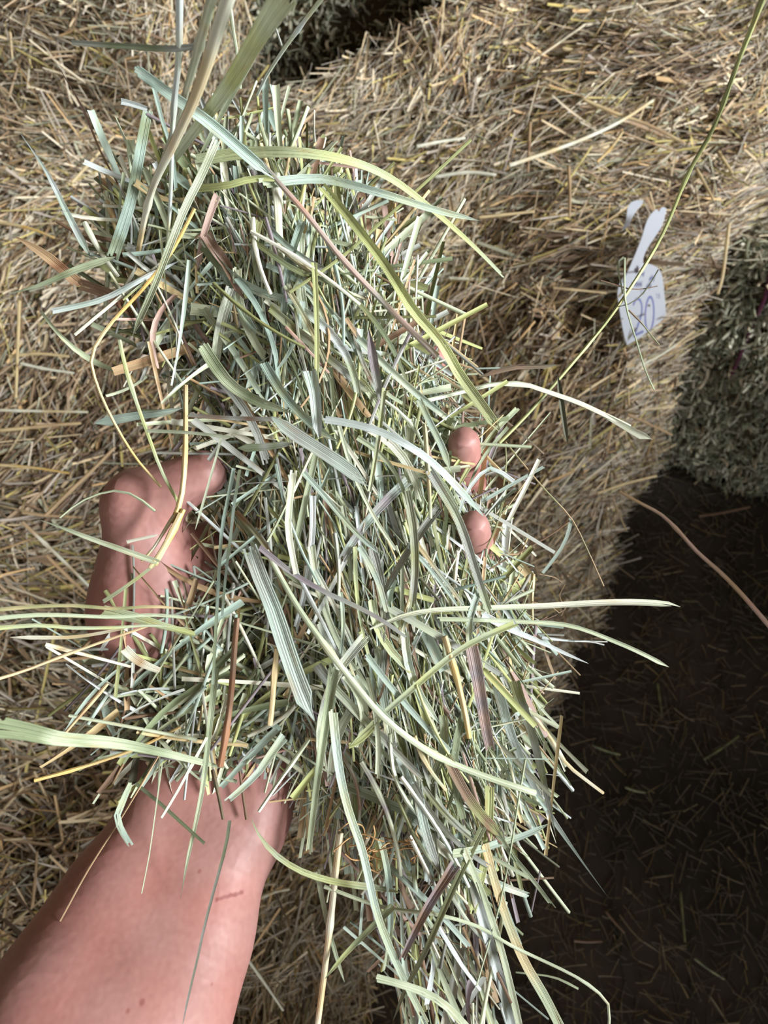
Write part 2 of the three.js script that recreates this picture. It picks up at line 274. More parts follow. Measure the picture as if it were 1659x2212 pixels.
const MCP = [J(680, 1090, 0.392, 48), J(735, 1135, 0.397, 50), J(785, 1210, 0.392, 47), J(820, 1300, 0.384, 42)];
const wristC = J(545, 1560, 0.366, 66);
const thumb = [J(455, 1585, 0.362, 92), J(318, 1320, 0.35, 92), J(303, 1092, 0.34, 76), J(440, 1022, 0.337, 50)];
const fingers = [
  [MCP[0], J(800, 930, 0.40, 40), J(895, 830, 0.375, 36), J(938, 778, 0.348, 31)],
  [MCP[1], J(890, 1060, 0.405, 41), J(1006, 1050, 0.352, 40), J(1002, 956, 0.324, 35)],
  [MCP[2], J(930, 1190, 0.40, 39), J(1036, 1205, 0.35, 38), J(1024, 1135, 0.322, 33)],
  [MCP[3], J(950, 1320, 0.39, 35), J(1020, 1325, 0.362, 31), J(1010, 1280, 0.342, 27)],
];
const bones = [[w0a, w1a], [w0b, w1b], [w1a, w2a], [w1b, w2b], [w2a, w3a], [w2b, w3b], [w3a, el], [w3b, el], [wristC, MCP[0]], [wristC, MCP[1]], [wristC, MCP[2]], [wristC, MCP[3]], [wristC, thumb[0]], [thumb[0], thumb[1]], [thumb[1], MCP[0]], [J(318, 1230, 0.352, 60), J(600, 1170, 0.385, 50)], [J(318, 1340, 0.355, 60), J(640, 1300, 0.385, 50)]];
function skinSdf(p) {
  let d = 1; for (const [a, b] of bones) d = smin(d, cap(p, a, b), 0.022);
  let th = Math.min(1, cap(p, thumb[1], thumb[2])); th = smin(th, cap(p, thumb[2], thumb[3]), 0.006); d = smin(d, th, 0.014);
  for (const f of fingers) { let q = 1; for (let i = 0; i < 3; i++) q = smin(q, cap(p, f[i], f[i + 1]), 0.006); d = smin(d, q, 0.007); }
  return d + 0.0003 * noise.noise(p.x * 60, p.y * 60, p.z * 60);
}
const ARM_U = armW.clone().sub(armE).normalize(), ARM_N = FWD.clone().negate().addScaledVector(ARM_U, FWD.dot(ARM_U)).normalize(), ARM_V = ARM_U.clone().cross(ARM_N).normalize();
const armUV = p => [0.5 + p.clone().sub(armW).dot(ARM_V) / 0.5, 0.5 + p.clone().sub(armW).dot(ARM_U) / 0.6];
function marched(sdf, lo, hi, res) {
  const size = Math.max(hi.x - lo.x, hi.y - lo.y, hi.z - lo.z), c = lo.clone().add(hi).multiplyScalar(0.5), half = res / 2;
  const mc = new MarchingCubes(res, new THREE.MeshStandardMaterial(), false, false, 160000); mc.isolation = 0;
  const p = V(); let i = 0;
  for (let z = 0; z < res; z++) for (let y = 0; y < res; y++) for (let x = 0; x < res; x++, i++) {
    p.set((x - half) / half, (y - half) / half, (z - half) / half).multiplyScalar(size / 2).add(c);
    mc.field[i] = p.x < lo.x || p.x > hi.x || p.y < lo.y || p.y > hi.y || p.z < lo.z || p.z > hi.z ? -0.05 : -sdf(p);
  }
  mc.update();
  const n = mc.count, pos = new Float32Array(n * 3); for (let k = 0; k < n; k++) { pos[k * 3] = mc.positionArray[k * 3] * size / 2 + c.x; pos[k * 3 + 1] = mc.positionArray[k * 3 + 1] * size / 2 + c.y; pos[k * 3 + 2] = mc.positionArray[k * 3 + 2] * size / 2 + c.z; }
  let g = new THREE.BufferGeometry(); g.setAttribute('position', new THREE.Float32BufferAttribute(pos, 3)); g = mergeVertices(g, 2e-5); g.computeVertexNormals(); return g;
}
{
  const lo = V(1, 9, 9), hi = V(-9, -9, -9); for (const q of [...bones.flat(), ...thumb, ...fingers.flat()]) { lo.min(q.clone().subScalar(q.r + 0.012)); hi.max(q.clone().addScalar(q.r + 0.012)); }
  const g = marched(skinSdf, lo, hi, 184), p = g.attributes.position, uv = [];
  for (let i = 0; i < p.count; i++) uv.push(...armUV(V(p.getX(i), p.getY(i), p.getZ(i))));
  g.setAttribute('uv', new THREE.Float32BufferAttribute(uv, 2));
  // skin: mottling, pores, two moles and a healing scratch on the inner forearm
  const S = 1024, px = (x, y, d) => { const [u, v] = armUV(at(x, y, d)); return [u * S, v * S]; };
  const scratch = [[470, 1935, 0.3], [488, 1928, 0.3], [505, 1921, 0.3], [520, 1915, 0.3], [532, 1908, 0.3]].map(a => px(...a)), moles = [[305, 2165, 0.27, 2.6], [274, 2186, 0.27, 2.0], [460, 2122, 0.28, 1.6], [430, 1880, 0.31, 2.0]].map(a => [...px(...a), a[3]]);
  const skinTex = dataTex(S, S, (u, v, x, y) => {
    let n = 0; for (let k = 0, f = 14, a = 1; k < 4; k++, f *= 2.1, a *= 0.6) n += a * noise.noise(u * f, v * f, 40 + k * 3);
    const f = noise.noise(u * 260, v * 260, 3.1), red = clamp(noise.noise(u * 22, v * 22, 77) * 1.4, -0.6, 1);
    let r = 163 + 7 * n + 5 * f, gg = 117 + 8 * n + 6 * f - 7 * red, b = 110 + 8 * n + 5 * f - 8 * red, k = 0;
    for (let i = 0; i + 1 < scratch.length; i++) { const [ax, ay] = scratch[i], [bx, by] = scratch[i + 1], t = clamp(((x - ax) * (bx - ax) + (y - ay) * (by - ay)) / ((bx - ax) ** 2 + (by - ay) ** 2), 0, 1), d = Math.hypot(x - ax - t * (bx - ax), y - ay - t * (by - ay)); k = Math.max(k, clamp(1.6 - d * 0.9 + noise.noise(x * 0.3, y * 0.3, 1) * 0.8, 0, 1) * 0.75); }
    for (const [mx, my, mr] of moles) k = Math.max(k, clamp(mr - Math.hypot(x - mx, y - my), 0, 1) * 0.4);
    return [lerp(r, 118, k), lerp(gg, 58, k), lerp(b, 54, k)];
  }, true);
  const skinBump = dataTex(512, 512, (u, v) => { const s = 128 + 50 * noise.noise(u * 150, v * 210, 5) + 40 * noise.noise(u * 60, v * 300, 8) + 30 * noise.noise(u * 300, v * 300, 2); return [s, s, s]; });
  const body = mesh('person', g, new THREE.MeshPhysicalMaterial({ map: skinTex, bumpMap: skinBump, bumpScale: 0.0004, roughness: 0.52, sheen: 0.15, sheenColor: new THREE.Color('#e0a090'), sheenRoughness: 0.6 }));
  tag(body, 'bare left forearm and open palm of a person holding up the bunch of hay', 'person');
}

// ---------------------------------------------------------------- the white plastic tag
{
  const c7 = (x, y) => [1250 + x / 5.267, 380 + y / 5.267], o = at(1388, 620, 1.02);
  const N = FWD.clone().negate().multiplyScalar(0.8).add(V(-0.05, 0.1, 0.3)).normalize(), XA = V(1, 0, 0).addScaledVector(N, -N.x).normalize(), YA = N.clone().cross(XA).normalize();
  const flat = (x, y) => { const [px, py] = c7(x, y), r = at(px, py, 1).sub(camera.position), t = o.clone().sub(camera.position).dot(N) / r.dot(N), p = camera.position.clone().addScaledVector(r, t).sub(o); return new THREE.Vector2(p.dot(XA), p.dot(YA)); };
  const g = group('cattle_tag', o); g.matrix.makeBasis(XA, YA, N).setPosition(o); g.matrix.decompose(g.position, g.quaternion, g.scale);
  tag(g, 'white plastic tag with blue handwriting and forked neck lying on the hay', 'tag');
  const shape = pts => new THREE.Shape(new THREE.SplineCurve([...pts, pts[0]].map(p => flat(...p))).getPoints(pts.length * 5));
  const panel = shape([[470, 1210], [560, 1090], [640, 1020], [740, 1000], [830, 1015], [900, 1060], [945, 1150], [965, 1330], [980, 1500], [962, 1620], [770, 1780], [590, 1925], [545, 1915], [500, 1740], [460, 1500], [442, 1330]]);
  const a = flat(560, 1290), b = flat(950, 1290), c = flat(560, 1850);
  const cv = document.createElement('canvas'); cv.width = 512; cv.height = 512; const k = cv.getContext('2d');
  k.fillStyle = '#c9d0dc'; k.fillRect(0, 0, 512, 512);
  k.strokeStyle = '#7c83b8'; k.lineWidth = 17; k.lineCap = 'round';
  k.save(); k.translate(0, 10);
  // big 20
  k.beginPath(); k.moveTo(176, 240); k.quadraticCurveTo(200, 190, 240, 215); k.quadraticCurveTo(280, 260, 235, 340); k.lineTo(185, 430); k.lineTo(270, 405); k.stroke();
  k.beginPath(); k.ellipse(335, 300, 42, 105, 0.06, 0, 7); k.stroke();
  k.restore();
  k.strokeStyle = '#4a5486'; k.lineWidth = 5; k.font = '44px sans-serif'; k.fillStyle = '#4f5a90';
  let sd = 5; const q = () => (sd = (sd * 16807) % 2147483647) / 2147483647;
  for (const [x, y, n] of [[200, 70, 3], [330, 95, 2], [150, 130, 4], [300, 140, 2]]) { k.beginPath(); k.moveTo(x, y); for (let i = 0; i < n * 4; i++) k.lineTo(x + i * 7 + q() * 6, y + (i % 2 ? -1 : 1) * (6 + q() * 14)); k.stroke(); }
  k.fillText('11', 236, 190); k.fillText('16', 392, 215);
  const tex = new THREE.CanvasTexture(cv); tex.colorSpace = THREE.SRGBColorSpace; tex.wrapS = tex.wrapT = THREE.ClampToEdgeWrapping;
  const ink = new THREE.MeshStandardMaterial({ map: tex, roughness: 0.4 }), white = new THREE.MeshStandardMaterial({ color: '#c9d0dc', roughness: 0.4 });
  const ext = { depth: 0.0012, bevelEnabled: true, bevelThickness: 0.0004, bevelSize: 0.0004, bevelSegments: 2, curveSegments: 8 };
  const pg = new THREE.ExtrudeGeometry(panel, ext), pp = pg.attributes.position, uv = [];
  const p0 = flat(420, 1950), p1 = flat(1000, 1950), p2 = flat(420, 990), lx = p1.clone().sub(p0), ly = p2.clone().sub(p0), det = lx.x * ly.y - lx.y * ly.x;
  for (let i = 0; i < pp.count; i++) { const x = pp.getX(i) - p0.x, y = pp.getY(i) - p0.y; uv.push((x * ly.y - y * ly.x) / det, (lx.x * y - lx.y * x) / det); }
  pg.setAttribute('uv', new THREE.Float32BufferAttribute(uv, 2));
  tag(mesh('panel', pg, ink, g), 'white panel with the number 20 in blue ink');
  const neck = shape([[500, 1215], [540, 1120], [600, 985], [700, 740], [755, 560], [790, 480], [835, 420], [880, 388], [905, 418], [930, 372], [965, 365], [985, 400], [940, 560], [870, 680], [800, 780], [745, 880], [722, 950], [720, 1010], [700, 1060], [600, 1190]]);
  const hole2 = new THREE.Path(); const hc = flat(650, 1072), hr = flat(650, 1025).distanceTo(hc); hole2.absellipse(hc.x, hc.y, hr * 0.55, hr, 0, Math.PI * 2, true, -0.15); neck.holes.push(hole2);
  const ng = new THREE.ExtrudeGeometry(neck, { ...ext, depth: 0.0016 }); ng.translate(0, 0, 0.0012); mesh('neck', ng, white, g);
  const stud = new THREE.CylinderGeometry(hr * 0.5, hr * 0.5, 0.002, 20); stud.rotateX(Math.PI / 2); stud.translate(hc.x, hc.y, 0.0018); mesh('stud', stud, new THREE.MeshStandardMaterial({ color: '#4a4248', roughness: 0.6 }), g);
  const flap = shape([[615, 390], [635, 300], [680, 240], [760, 215], [812, 225], [790, 275], [740, 330], [690, 400], [630, 520], [570, 590], [560, 560], [600, 470]]), fg = new THREE.ExtrudeGeometry(flap, ext); fg.rotateX(-0.25); fg.translate(0, 0.004, -0.004); mesh('flap', fg, white, g);
}

// ---------------------------------------------------------------- the held bunch of hay
const AX = [520, 300], BX = [1090, 2250];
const HWS = [[0, 120], [0.08, 190], [0.154, 225], [0.25, 245], [0.36, 265], [0.46, 300], [0.56, 300], [0.66, 255], [0.74, 200], [0.82, 165], [0.9, 140], [1, 120]];
const hwAt = s => { for (let i = 0; i + 1 < HWS.length; i++) if (s <= HWS[i + 1][0]) return lerp(HWS[i][1], HWS[i + 1][1], clamp((s - HWS[i][0]) / (HWS[i + 1][0] - HWS[i][0]), 0, 1)); return 150; };
const AL = Math.hypot(BX[0] - AX[0], BX[1] - AX[1]), AD = [(BX[0] - AX[0]) / AL, (BX[1] - AX[1]) / AL];
const shiftAt = s => -30 * sstep(0.3, 0, s) + 20 * Math.sin(s * 6) * sstep(0.9, 0.6, s) - 95 * sstep(0.68, 0.95, s);
const dAxis = s => 0.362 - 0.012 * s + 0.012 * Math.max(0, s - 0.7);
function su(x, y) { const dx = x - AX[0], dy = y - AX[1], s = (dx * AD[0] + dy * AD[1]) / AL; return [s, dx * AD[1] - dy * AD[0] - shiftAt(s)]; }
function front(x, y) { const [s, u] = su(x, y), h = hwAt(clamp(s, 0, 1)), k = u / h; return dAxis(clamp(s, 0, 1)) - 0.042 * Math.sqrt(Math.max(0, 1 - k * k)) * sstep(-0.12, 0.1, s); }
const axisPt = (s, u, dd) => { const x = AX[0] + AD[0] * s * AL + AD[1] * (u + shiftAt(s)), y = AX[1] + AD[1] * s * AL - AD[0] * (u + shiftAt(s)); return at(x, y, dAxis(clamp(s, 0, 1)) + dd); };
const LONG = axisPt(0.8, 0, 0).sub(axisPt(0.2, 0, 0)).normalize(), OUT = FWD.clone().negate().addScaledVector(LONG, FWD.dot(LONG)).normalize(), ACROSS = LONG.clone().cross(OUT).normalize();
const HELDW = { sage: 9, pale: 9, aqua: 7, olive: 5, lime: 6, straw: 4, tan: 4, brown: 3, grey: 6, plum: 3, cream: 5, ice: 3, moss: 4, teal: 4, dark: 2, rose: 1 };
const hk = Object.keys(HELDW), hw = Object.values(HELDW);
function heldDir(wild) { const a = gauss() * (wild ? 0.75 : 0.27), b = gauss() * 0.1; return LONG.clone().multiplyScalar(Math.cos(a)).addScaledVector(ACROSS, Math.sin(a)).addScaledVector(OUT, b).normalize().multiplyScalar(rnd() < 0.5 ? 1 : -1); }
{
  const s = new Strands();
  for (let i = 0; i < 10500; i++) {
    const t = rnd() < 0.06 ? 0.7 + 0.3 * Math.pow(rnd(), 1.7) : rr(0.05, 0.72), th = rnd() * 6.283, r = Math.pow(rnd(), 0.4), h = hwAt(t); if (rnd() < 0.55 * sstep(0.58, 0.74, t)) continue;
    let dd = -Math.sin(th) * r * 0.038; if (dd > 0 && rnd() < 0.5) dd = -dd;
    const p = axisPt(t, Math.cos(th) * r * h * 0.93, dd), d = heldDir(rnd() < (t < 0.22 ? 0.5 : Math.abs(Math.cos(th) * r) > 0.75 ? 0.06 : 0.22));
    const k = pick([0, 0, 0, 1, 1, 2, 3, 3, 3, 4, 4, 5]), stem = k >= 3 && k <= 5;
    s.add(k, p, d, OUT.clone().addScaledVector(ACROSS, gauss() * 0.55).normalize(), (rnd() < 0.3 ? rr(0.07, 0.13) : rr(0.025, 0.075)) * lerp(0.45, 1, sstep(0.04, 0.25, t)) * lerp(1, 0.75, sstep(0.5, 0.7, t)), stem ? rr(0.0007, 0.0019) : rr(0.0009, 0.0038) * (rnd() < 0.1 ? 1.5 : 1), vary(COL[wpick(hk, hw)], 0.16));
  }
  // fine fibres and threads among them
  for (let i = 0; i < 4200; i++) {
    const t = rr(0.06, 0.74), th = rr(0.1, 3.04), h = hwAt(t), r = rr(0.8, 1.06);
    s.add(pick([0, 1, 3, 3, 4, 5]), axisPt(t, Math.cos(th) * r * h * 0.93, -Math.sin(th) * r * 0.038), heldDir(rnd() < 0.22), OUT.clone().addScaledVector(ACROSS, gauss() * 0.5).normalize(), rr(0.02, 0.075) * lerp(0.5, 1, sstep(0.04, 0.25, t)), rr(0.0004, 0.0011), vary(COL[wpick(hk, hw)], 0.16));
  }
  // looser sprays: over the heel of the hand, at the top left, and out of the lower end
  for (const [cx, cy, d, rx, ry, n, ang, sp] of [[400, 1470, 0.335, 120, 110, 420, -0.5, 0.9], [340, 540, 0.352, 75, 120, 200, 0.7, 0.6], [470, 1560, 0.335, 130, 70, 260, -0.9, 0.8], [480, 620, 0.345, 110, 160, 260, 0.2, 0.6], [560, 380, 0.35, 100, 70, 110, 0.1, 0.7], [1060, 1620, 0.345, 80, 200, 160, 0.5, 0.35], [430, 1330, 0.345, 70, 70, 160, 0.1, 0.9]])
    for (let i = 0; i < n; i++) {
      const p = at(cx + gauss() * rx * 0.7, cy + gauss() * ry * 0.7, d + gauss() * 0.008), a = ang + gauss() * sp, D = UPV.clone().multiplyScalar(-Math.cos(a)).addScaledVector(RIGHT, Math.sin(a)).addScaledVector(FWD, gauss() * 0.15).normalize();
      const k = pick([0, 1, 2, 3, 3, 4, 5, 6]), stem = k >= 3 && k <= 5;
      s.add(k, p, D, FWD.clone().negate().addScaledVector(RIGHT, gauss() * 0.5).normalize(), rr(0.02, 0.07), stem ? rr(0.0009, 0.0022) : rr(0.0012, 0.0042), vary(COL[wpick(hk, hw)], 0.16));
    }
  const g = group('held_hay', axisPt(0.5, 0, 0)); g.updateMatrixWorld();
  for (const L of s.l) for (const a of L) a[0].sub(g.position);
  tag(g, 'dense tangle of short green and straw hay packed in the held bunch', 'hay', null, 'stuff');
  s.build('packed_blades', g, k => (k >= 3 && k <= 5 ? strandMat : strandLeafMat));
}

// single stems and blades that stand out: kind, colours, width in pixels, label, points read off the photograph, distances
let lift = 0;
function strand(kind, cols, w, label, pts, o = {}) {
  const [c1, c2] = cols.split('/'), [wa, wb] = Array.isArray(w) ? w : [w, w * 0.8];
  const n = pts.length / 2, P = []; lift = (lift + 0.0007) % 0.009;
  let tot = 0; const L = [0]; for (let i = 1; i < n; i++) L.push(tot += Math.hypot(pts[2 * i] - pts[2 * i - 2], pts[2 * i + 1] - pts[2 * i - 1]));
  for (let i = 0; i < n; i++) { const x = pts[2 * i], y = pts[2 * i + 1], t = L[i] / tot; let d; if (o.d) { const q = t * (o.d.length - 1), k = Math.min(o.d.length - 2, Math.floor(q)); d = lerp(o.d[k], o.d[k + 1], q - k); if (d < 0.5) { const [s_, u_] = su(x, y), over = sstep(1.25, 0.95, Math.abs(u_) / hwAt(clamp(s_, 0, 1))) * sstep(-0.02, 0.06, s_) * sstep(1.02, 0.9, s_), top_ = front(x, y) - 0.011 - lift * 0.4; if (d > top_) d = lerp(d, top_, over); } } else d = front(x, y) - 0.004 - lift; P.push(at(x, y, d)); }
  const dm = P[0].clone().add(P[n - 1]).multiplyScalar(0.5).sub(camera.position).dot(FWD);
  const base = P[0].clone(); for (const p of P) p.sub(base);
  const g = sweep(P, { kind, color: COL[c1], color2: COL[c2 ?? c1], w0: wa * dm / FPX, w1: wb * dm / FPX, up: camera.position.clone().sub(base).normalize().addScaledVector(RIGHT, gauss() * 0.15).normalize(), roll: o.roll ?? gauss() * 0.2, twist: o.twist ?? gauss() * 0.3, wpx: (wa + wb) / 2, taper0: o.t0 ?? 0, taper1: o.t1 ?? pick([0, 0, 0.15]), fold: o.fold ?? rr(0.08, 0.3), nodes: kind === 's' ? (o.nodes ?? [rr(0.2, 0.5)]) : null });
  const m = mesh(kind === 's' ? 'hay_straw' : 'grass_blade', g, kind === 's' ? stemMat : bladeMat); m.position.copy(base);
  return tag(m, label, kind === 's' ? 'straw' : 'blade', o.group);
}
const top = { d: [0.2, 0.36] };
strand('s', 'cream/straw', [22, 13], 'blurred straw stem with a joint rising above the green blades at the top', [497, -20, 425, 200, 380, 300, 325, 420, 290, 590], { d: [0.19, 0.25, 0.355], nodes: [0.7] });
strand('s', 'cream/pale', [18, 13], 'blurred pale straw stem close beside the jointed straw stem at the top', [462, -20, 404, 190, 372, 290, 340, 380], { d: [0.19, 0.34] });
strand('b', 'pale/lime', [38, 22], 'widest blurred yellow-green blade leaning out of the top edge', [625, -25, 560, 75, 500, 175, 430, 270, 345, 380], { d: [0.18, 0.26, 0.345], t0: 0, fold: 0.12, roll: 0.1 });
strand('b', 'pale/sage', [26, 18], 'second blurred green blade behind the widest one at the top', [612, -20, 540, 130, 480, 240, 425, 350], { d: [0.2, 0.345], t0: 0 });
strand('s', 'ice/pale', [13, 8], 'upright pale stem running straight down from the top edge', [387, -20, 386, 120, 374, 250, 367, 450, 358, 560], { d: [0.21, 0.27, 0.345] });
strand('b', 'teal/aqua', [20, 30], 'broad blue-green blade slanting from the upper tuft into the bunch', [290, 145, 370, 205, 450, 262, 530, 330, 597, 388], { d: [0.25, 0.315], t1: 0.1, fold: 0.2 });
strand('s', 'grey/rose', [11, 15], 'long grey-brown stem running on from the broad blue-green blade', [560, 345, 600, 392, 660, 460, 740, 560, 830, 655, 945, 770], { d: [0.32, 0.312, 0.32], nodes: [0.55] });
strand('b', 'moss/grey', [10, 14], 'dull grey-green blade lying flat across the near tuft', [155, 92, 280, 100, 380, 105, 470, 92], { d: [0.24, 0.232] });
strand('s', 'pale', [8, 6], 'short thin pale stem poking up beside the dark far bale', [495, 0, 503, 60, 512, 112, 520, 190], { d: [0.3, 0.34] });
strand('s', 'pale/ice', [9, 8], 'pale stem sloping up to the top edge over the dark far bale', [700, -10, 650, 55, 612, 108, 575, 165, 556, 205], { d: [0.26, 0.33] });
strand('s', 'grey', 6, 'short grey stem end over the dark far bale', [578, 0, 592, 50, 608, 97], { d: [0.3, 0.32] });
strand('b', 'rose/tan', 7, 'thin pinkish stem arching over the tan bale', [130, 150, 180, 235, 220, 330, 262, 408, 300, 480], { d: [0.36, 0.348], t0: 0.3 });
strand('b', 'ice/aqua', [6, 17], 'pale icy blade spearing up to a fine tip over the tan bale', [42, 285, 100, 370, 145, 460, 172, 510, 196, 556], { d: [0.33, 0.34], t0: 0.4, t1: 0.05 });
strand('b', 'ice', 13, 'small white blade tip beside the upper tuft', [262, 219, 290, 226, 322, 236], { d: [0.33, 0.33] });
strand('b', 'moss/teal', [22, 30], 'wide dull green blade with dark spots drooping from the upper tuft', [318, 235, 300, 330, 282, 425, 262, 490, 238, 558], { d: [0.34, 0.335] });
strand('b', 'teal', [9, 8], 'thin green blade behind the upright pale stem', [330, 180, 350, 260, 372, 330, 380, 420], { d: [0.31, 0.33] });
strand('s', 'pale/cream', 11, 'short pale stem beside the icy blade', [182, 480, 200, 515, 222, 552, 256, 598], { d: [0.335, 0.34] });
strand('b', 'tan/rust', [20, 26], 'dry orange-brown leaf sheath pointing out past the icy blade', [30, 510, 65, 530, 100, 555, 135, 585, 175, 620], { d: [0.34, 0.345], fold: 0.35, t0: 0.4 });
strand('b', 'brown/rust', [22, 30], 'torn brown leaf wrapped below the dry orange-brown sheath', [170, 612, 240, 640, 300, 690, 340, 740, 380, 800], { d: [0.345, 0.345], fold: 0.4, twist: 1 });
strand('b', 'moss/sage', [8, 18], 'long dull green blade lying over the brown sheath', [20, 635, 90, 615, 160, 585, 250, 555], { d: [0.335, 0.33], t0: 0.4 });
strand('b', 'aqua/ice', [12, 13], 'pale aqua blade crossing under the yellow stem', [112, 672, 170, 660, 225, 645, 310, 600, 392, 560], { d: [0.325, 0.33] });
strand('s', 'gold/straw', 8, 'bent yellow stem kinked sharply at its outermost point', [420, 450, 390, 510, 360, 560, 305, 628, 232, 708, 197, 768, 200, 800, 225, 870, 290, 985, 348, 1052], { d: [0.325, 0.315, 0.32], nodes: [0.5] });
strand('b', 'pale/sage', [18, 20], 'smooth light green blade falling beside the bent yellow stem', [470, 300, 435, 380, 400, 450, 365, 540, 330, 630, 285, 728], { d: [0.31, 0.315], t1: 0.03 });
strand('b', 'lime/sage', [24, 10], 'green blade bowing over the crown of the bunch to a thin tip', [420, 348, 480, 336, 550, 330, 640, 330, 720, 340, 790, 360, 850, 390, 904, 430, 1009, 520, 1104, 615], { d: [0.325, 0.31, 0.34, 0.36] });
strand('b', 'lime', 16, 'short yellow-green blade under the bowing green blade', [425, 408, 500, 398, 552, 384, 600, 386], { d: [0.325, 0.325] });
strand('b', 'aqua/sage', [22, 12], 'blue-green blade sticking out toward the tan heap above the fingers', [560, 400, 640, 390, 700, 388, 830, 420, 944, 455, 1036, 476], { d: [0.33, 0.32, 0.335], t1: 0.1 });
strand('s', 'cream/pale', [22, 15], 'thick cream stem with a brown knuckle standing in the upper bunch', [596, 380, 600, 440, 604, 525, 612, 580, 624, 632], { nodes: [0.08] });
strand('b', 'rose/brown', [24, 18], 'crumpled pinkish dry leaf in the upper bunch', [446, 510, 470, 545, 490, 570, 508, 605, 530, 648], { fold: 0.4 });
strand('b', 'rose', [16, 12], 'flat pale pink blade above the crumpled dry leaf', [470, 418, 455, 460, 440, 510, 426, 588], {});
strand('b', 'lime/olive', [18, 24], 'long bright yellow-green culm leaf running down to the fork beside the fingertips', [696, 400, 760, 478, 830, 570, 894, 672, 954, 742, 990, 806, 1030, 862, 1080, 932], { d: [0.318, 0.31, 0.33], t1: 0.02, fold: 0.3 });
strand('s', 'lime/olive', [9, 10], 'very long culm sweeping from the fork up past the white tag', [1078, 958, 1130, 905, 1180, 850, 1274, 740, 1329, 670, 1424, 520, 1489, 370, 1539, 280, 1594, 135, 1655, -20], { d: [0.335, 0.37, 0.36, 0.3, 0.22], nodes: [0.28, 0.6, 0.75] });
strand('s', 'olive', 8, 'olive stem slanting up out of the upper bunch over the heap', [1016, 303, 929, 385, 829, 475, 725, 565, 625, 632], { d: [0.36, 0.315] });
strand('s', 'tan/gold', 7, 'thin orange stem upright behind the bunch', [852, 440, 857, 540, 860, 690], { d: [0.36, 0.36] });
strand('b', 'olive/moss', 12, 'dark olive blade curving down through the upper bunch', [540, 515, 640, 585, 725, 615, 780, 660, 830, 722, 870, 800, 895, 872], {});
// the branching seed head over the tag
strand('s', 'sage', 4.5, 'thin green stalk of the spent seed head hanging past the tag', [1349, 557, 1349, 610, 1350, 646, 1358, 684, 1373, 731, 1394, 800, 1413, 842], { d: [0.365, 0.365] });
strand('b', 'sage', 5, 'narrow looped leaf of the spent seed head over the tag', [1348, 555, 1340, 558, 1335, 582, 1341, 610, 1346, 640], { d: [0.365, 0.365] });
strand('s', 'dark', 3, 'dark curved branchlet of the spent seed head over the tag', [1422, 583, 1412, 600, 1400, 619, 1383, 640, 1362, 655, 1338, 662], { d: [0.37, 0.365] });
strand('s', 'brown', 2.6, 'wiry brown branchlet reaching out from the seed head', [1297, 606, 1326, 614, 1364, 625, 1396, 623, 1420, 618], { d: [0.365, 0.37] });
strand('s', 'brown/olive', 3.2, 'short brown branchlet pointing down from the tag', [1358, 670, 1387, 699, 1405, 722, 1424, 745], { d: [0.365, 0.37] });
strand('s', 'pale/cream', [9, 12], 'pale kinked stem arching out from the fork beside the dark seed heads', [924, 865, 1000, 846, 1069, 830, 1139, 832, 1184, 847, 1245, 868, 1304, 895, 1360, 922], { d: [0.33, 0.34, 0.35], nodes: [0.45] });
strand('b', 'cream/pale', [10, 22], 'split pale end of the kinked arching stem', [1300, 893, 1345, 917, 1380, 936, 1412, 950], { d: [0.347, 0.35], t1: 0.05 });
strand('b', 'dark/brown', 13, 'dark brown seed head lying level above the fork', [1034, 815, 1075, 800, 1119, 790, 1165, 790, 1210, 787], { d: [0.345, 0.35], fold: 0.45, t0: 0.2 });
strand('b', 'dark', 12, 'dark seed head hanging straight down beside the kinked stem', [1205, 812, 1210, 850, 1214, 880, 1219, 915, 1225, 956], { d: [0.345, 0.345], fold: 0.45, t0: 0.2 });
strand('s', 'brown/dark', 5, 'thin dark brown twig crossing the fork of the culm', [954, 865, 1020, 880, 1079, 900, 1130, 940, 1175, 980], { d: [0.335, 0.345] });
strand('b', 'ice/aqua', [16, 16], 'pale silvery blade arching over the bunch toward the lower fingertip', [690, 905, 760, 915, 829, 935, 880, 962, 929, 995, 990, 1055, 1049, 1120], { d: [0.29, 0.285, 0.305], fold: 0.1 });
strand('b', 'aqua', 9, 'short aqua blade pointing up beside the fork', [1040, 1085, 1100, 1050, 1176, 1008], { d: [0.33, 0.34] });
strand('s', 'olive', 4, 'thin olive thread hanging below the fork', [1092, 965, 1094, 1000, 1086, 1060, 1084, 1090, 1070, 1140, 1052, 1182], { d: [0.335, 0.335] });
strand('s', 'olive/tan', 3.6, 'fine straight stalk dropping from the fork to the dark floor edge', [1092, 955, 1135, 1008, 1179, 1060, 1234, 1120, 1270, 1190, 1304, 1266], { d: [0.335, 0.35] });
strand('b', 'aqua', 8, 'small aqua leaf on the fine straight stalk', [1234, 1118, 1228, 1150, 1212, 1185, 1166, 1246], { d: [0.345, 0.345] });
strand('s', 'brown', 4, 'thin brown side branch of the fine straight stalk', [1230, 1125, 1190, 1155, 1154, 1176, 1100, 1205, 1058, 1229], { d: [0.345, 0.345] });
strand('s', 'tan/rose', [6, 10], 'lone tan stem bent over the dark floor', [1338, 1062, 1380, 1085, 1429, 1112, 1470, 1152, 1504, 1190, 1560, 1240, 1599, 1280, 1665, 1356], { d: [0.55, 0.5], nodes: [0.36] });
strand('b', 'pale/cream', [9, 17], 'long pale stalk with frayed white end reaching straight out over the floor', [800, 1362, 870, 1332, 929, 1320, 1039, 1315, 1179, 1310, 1329, 1303, 1410, 1305, 1472, 1312], { d: [0.315, 0.33, 0.35], t1: 0.04, fold: 0.35 });
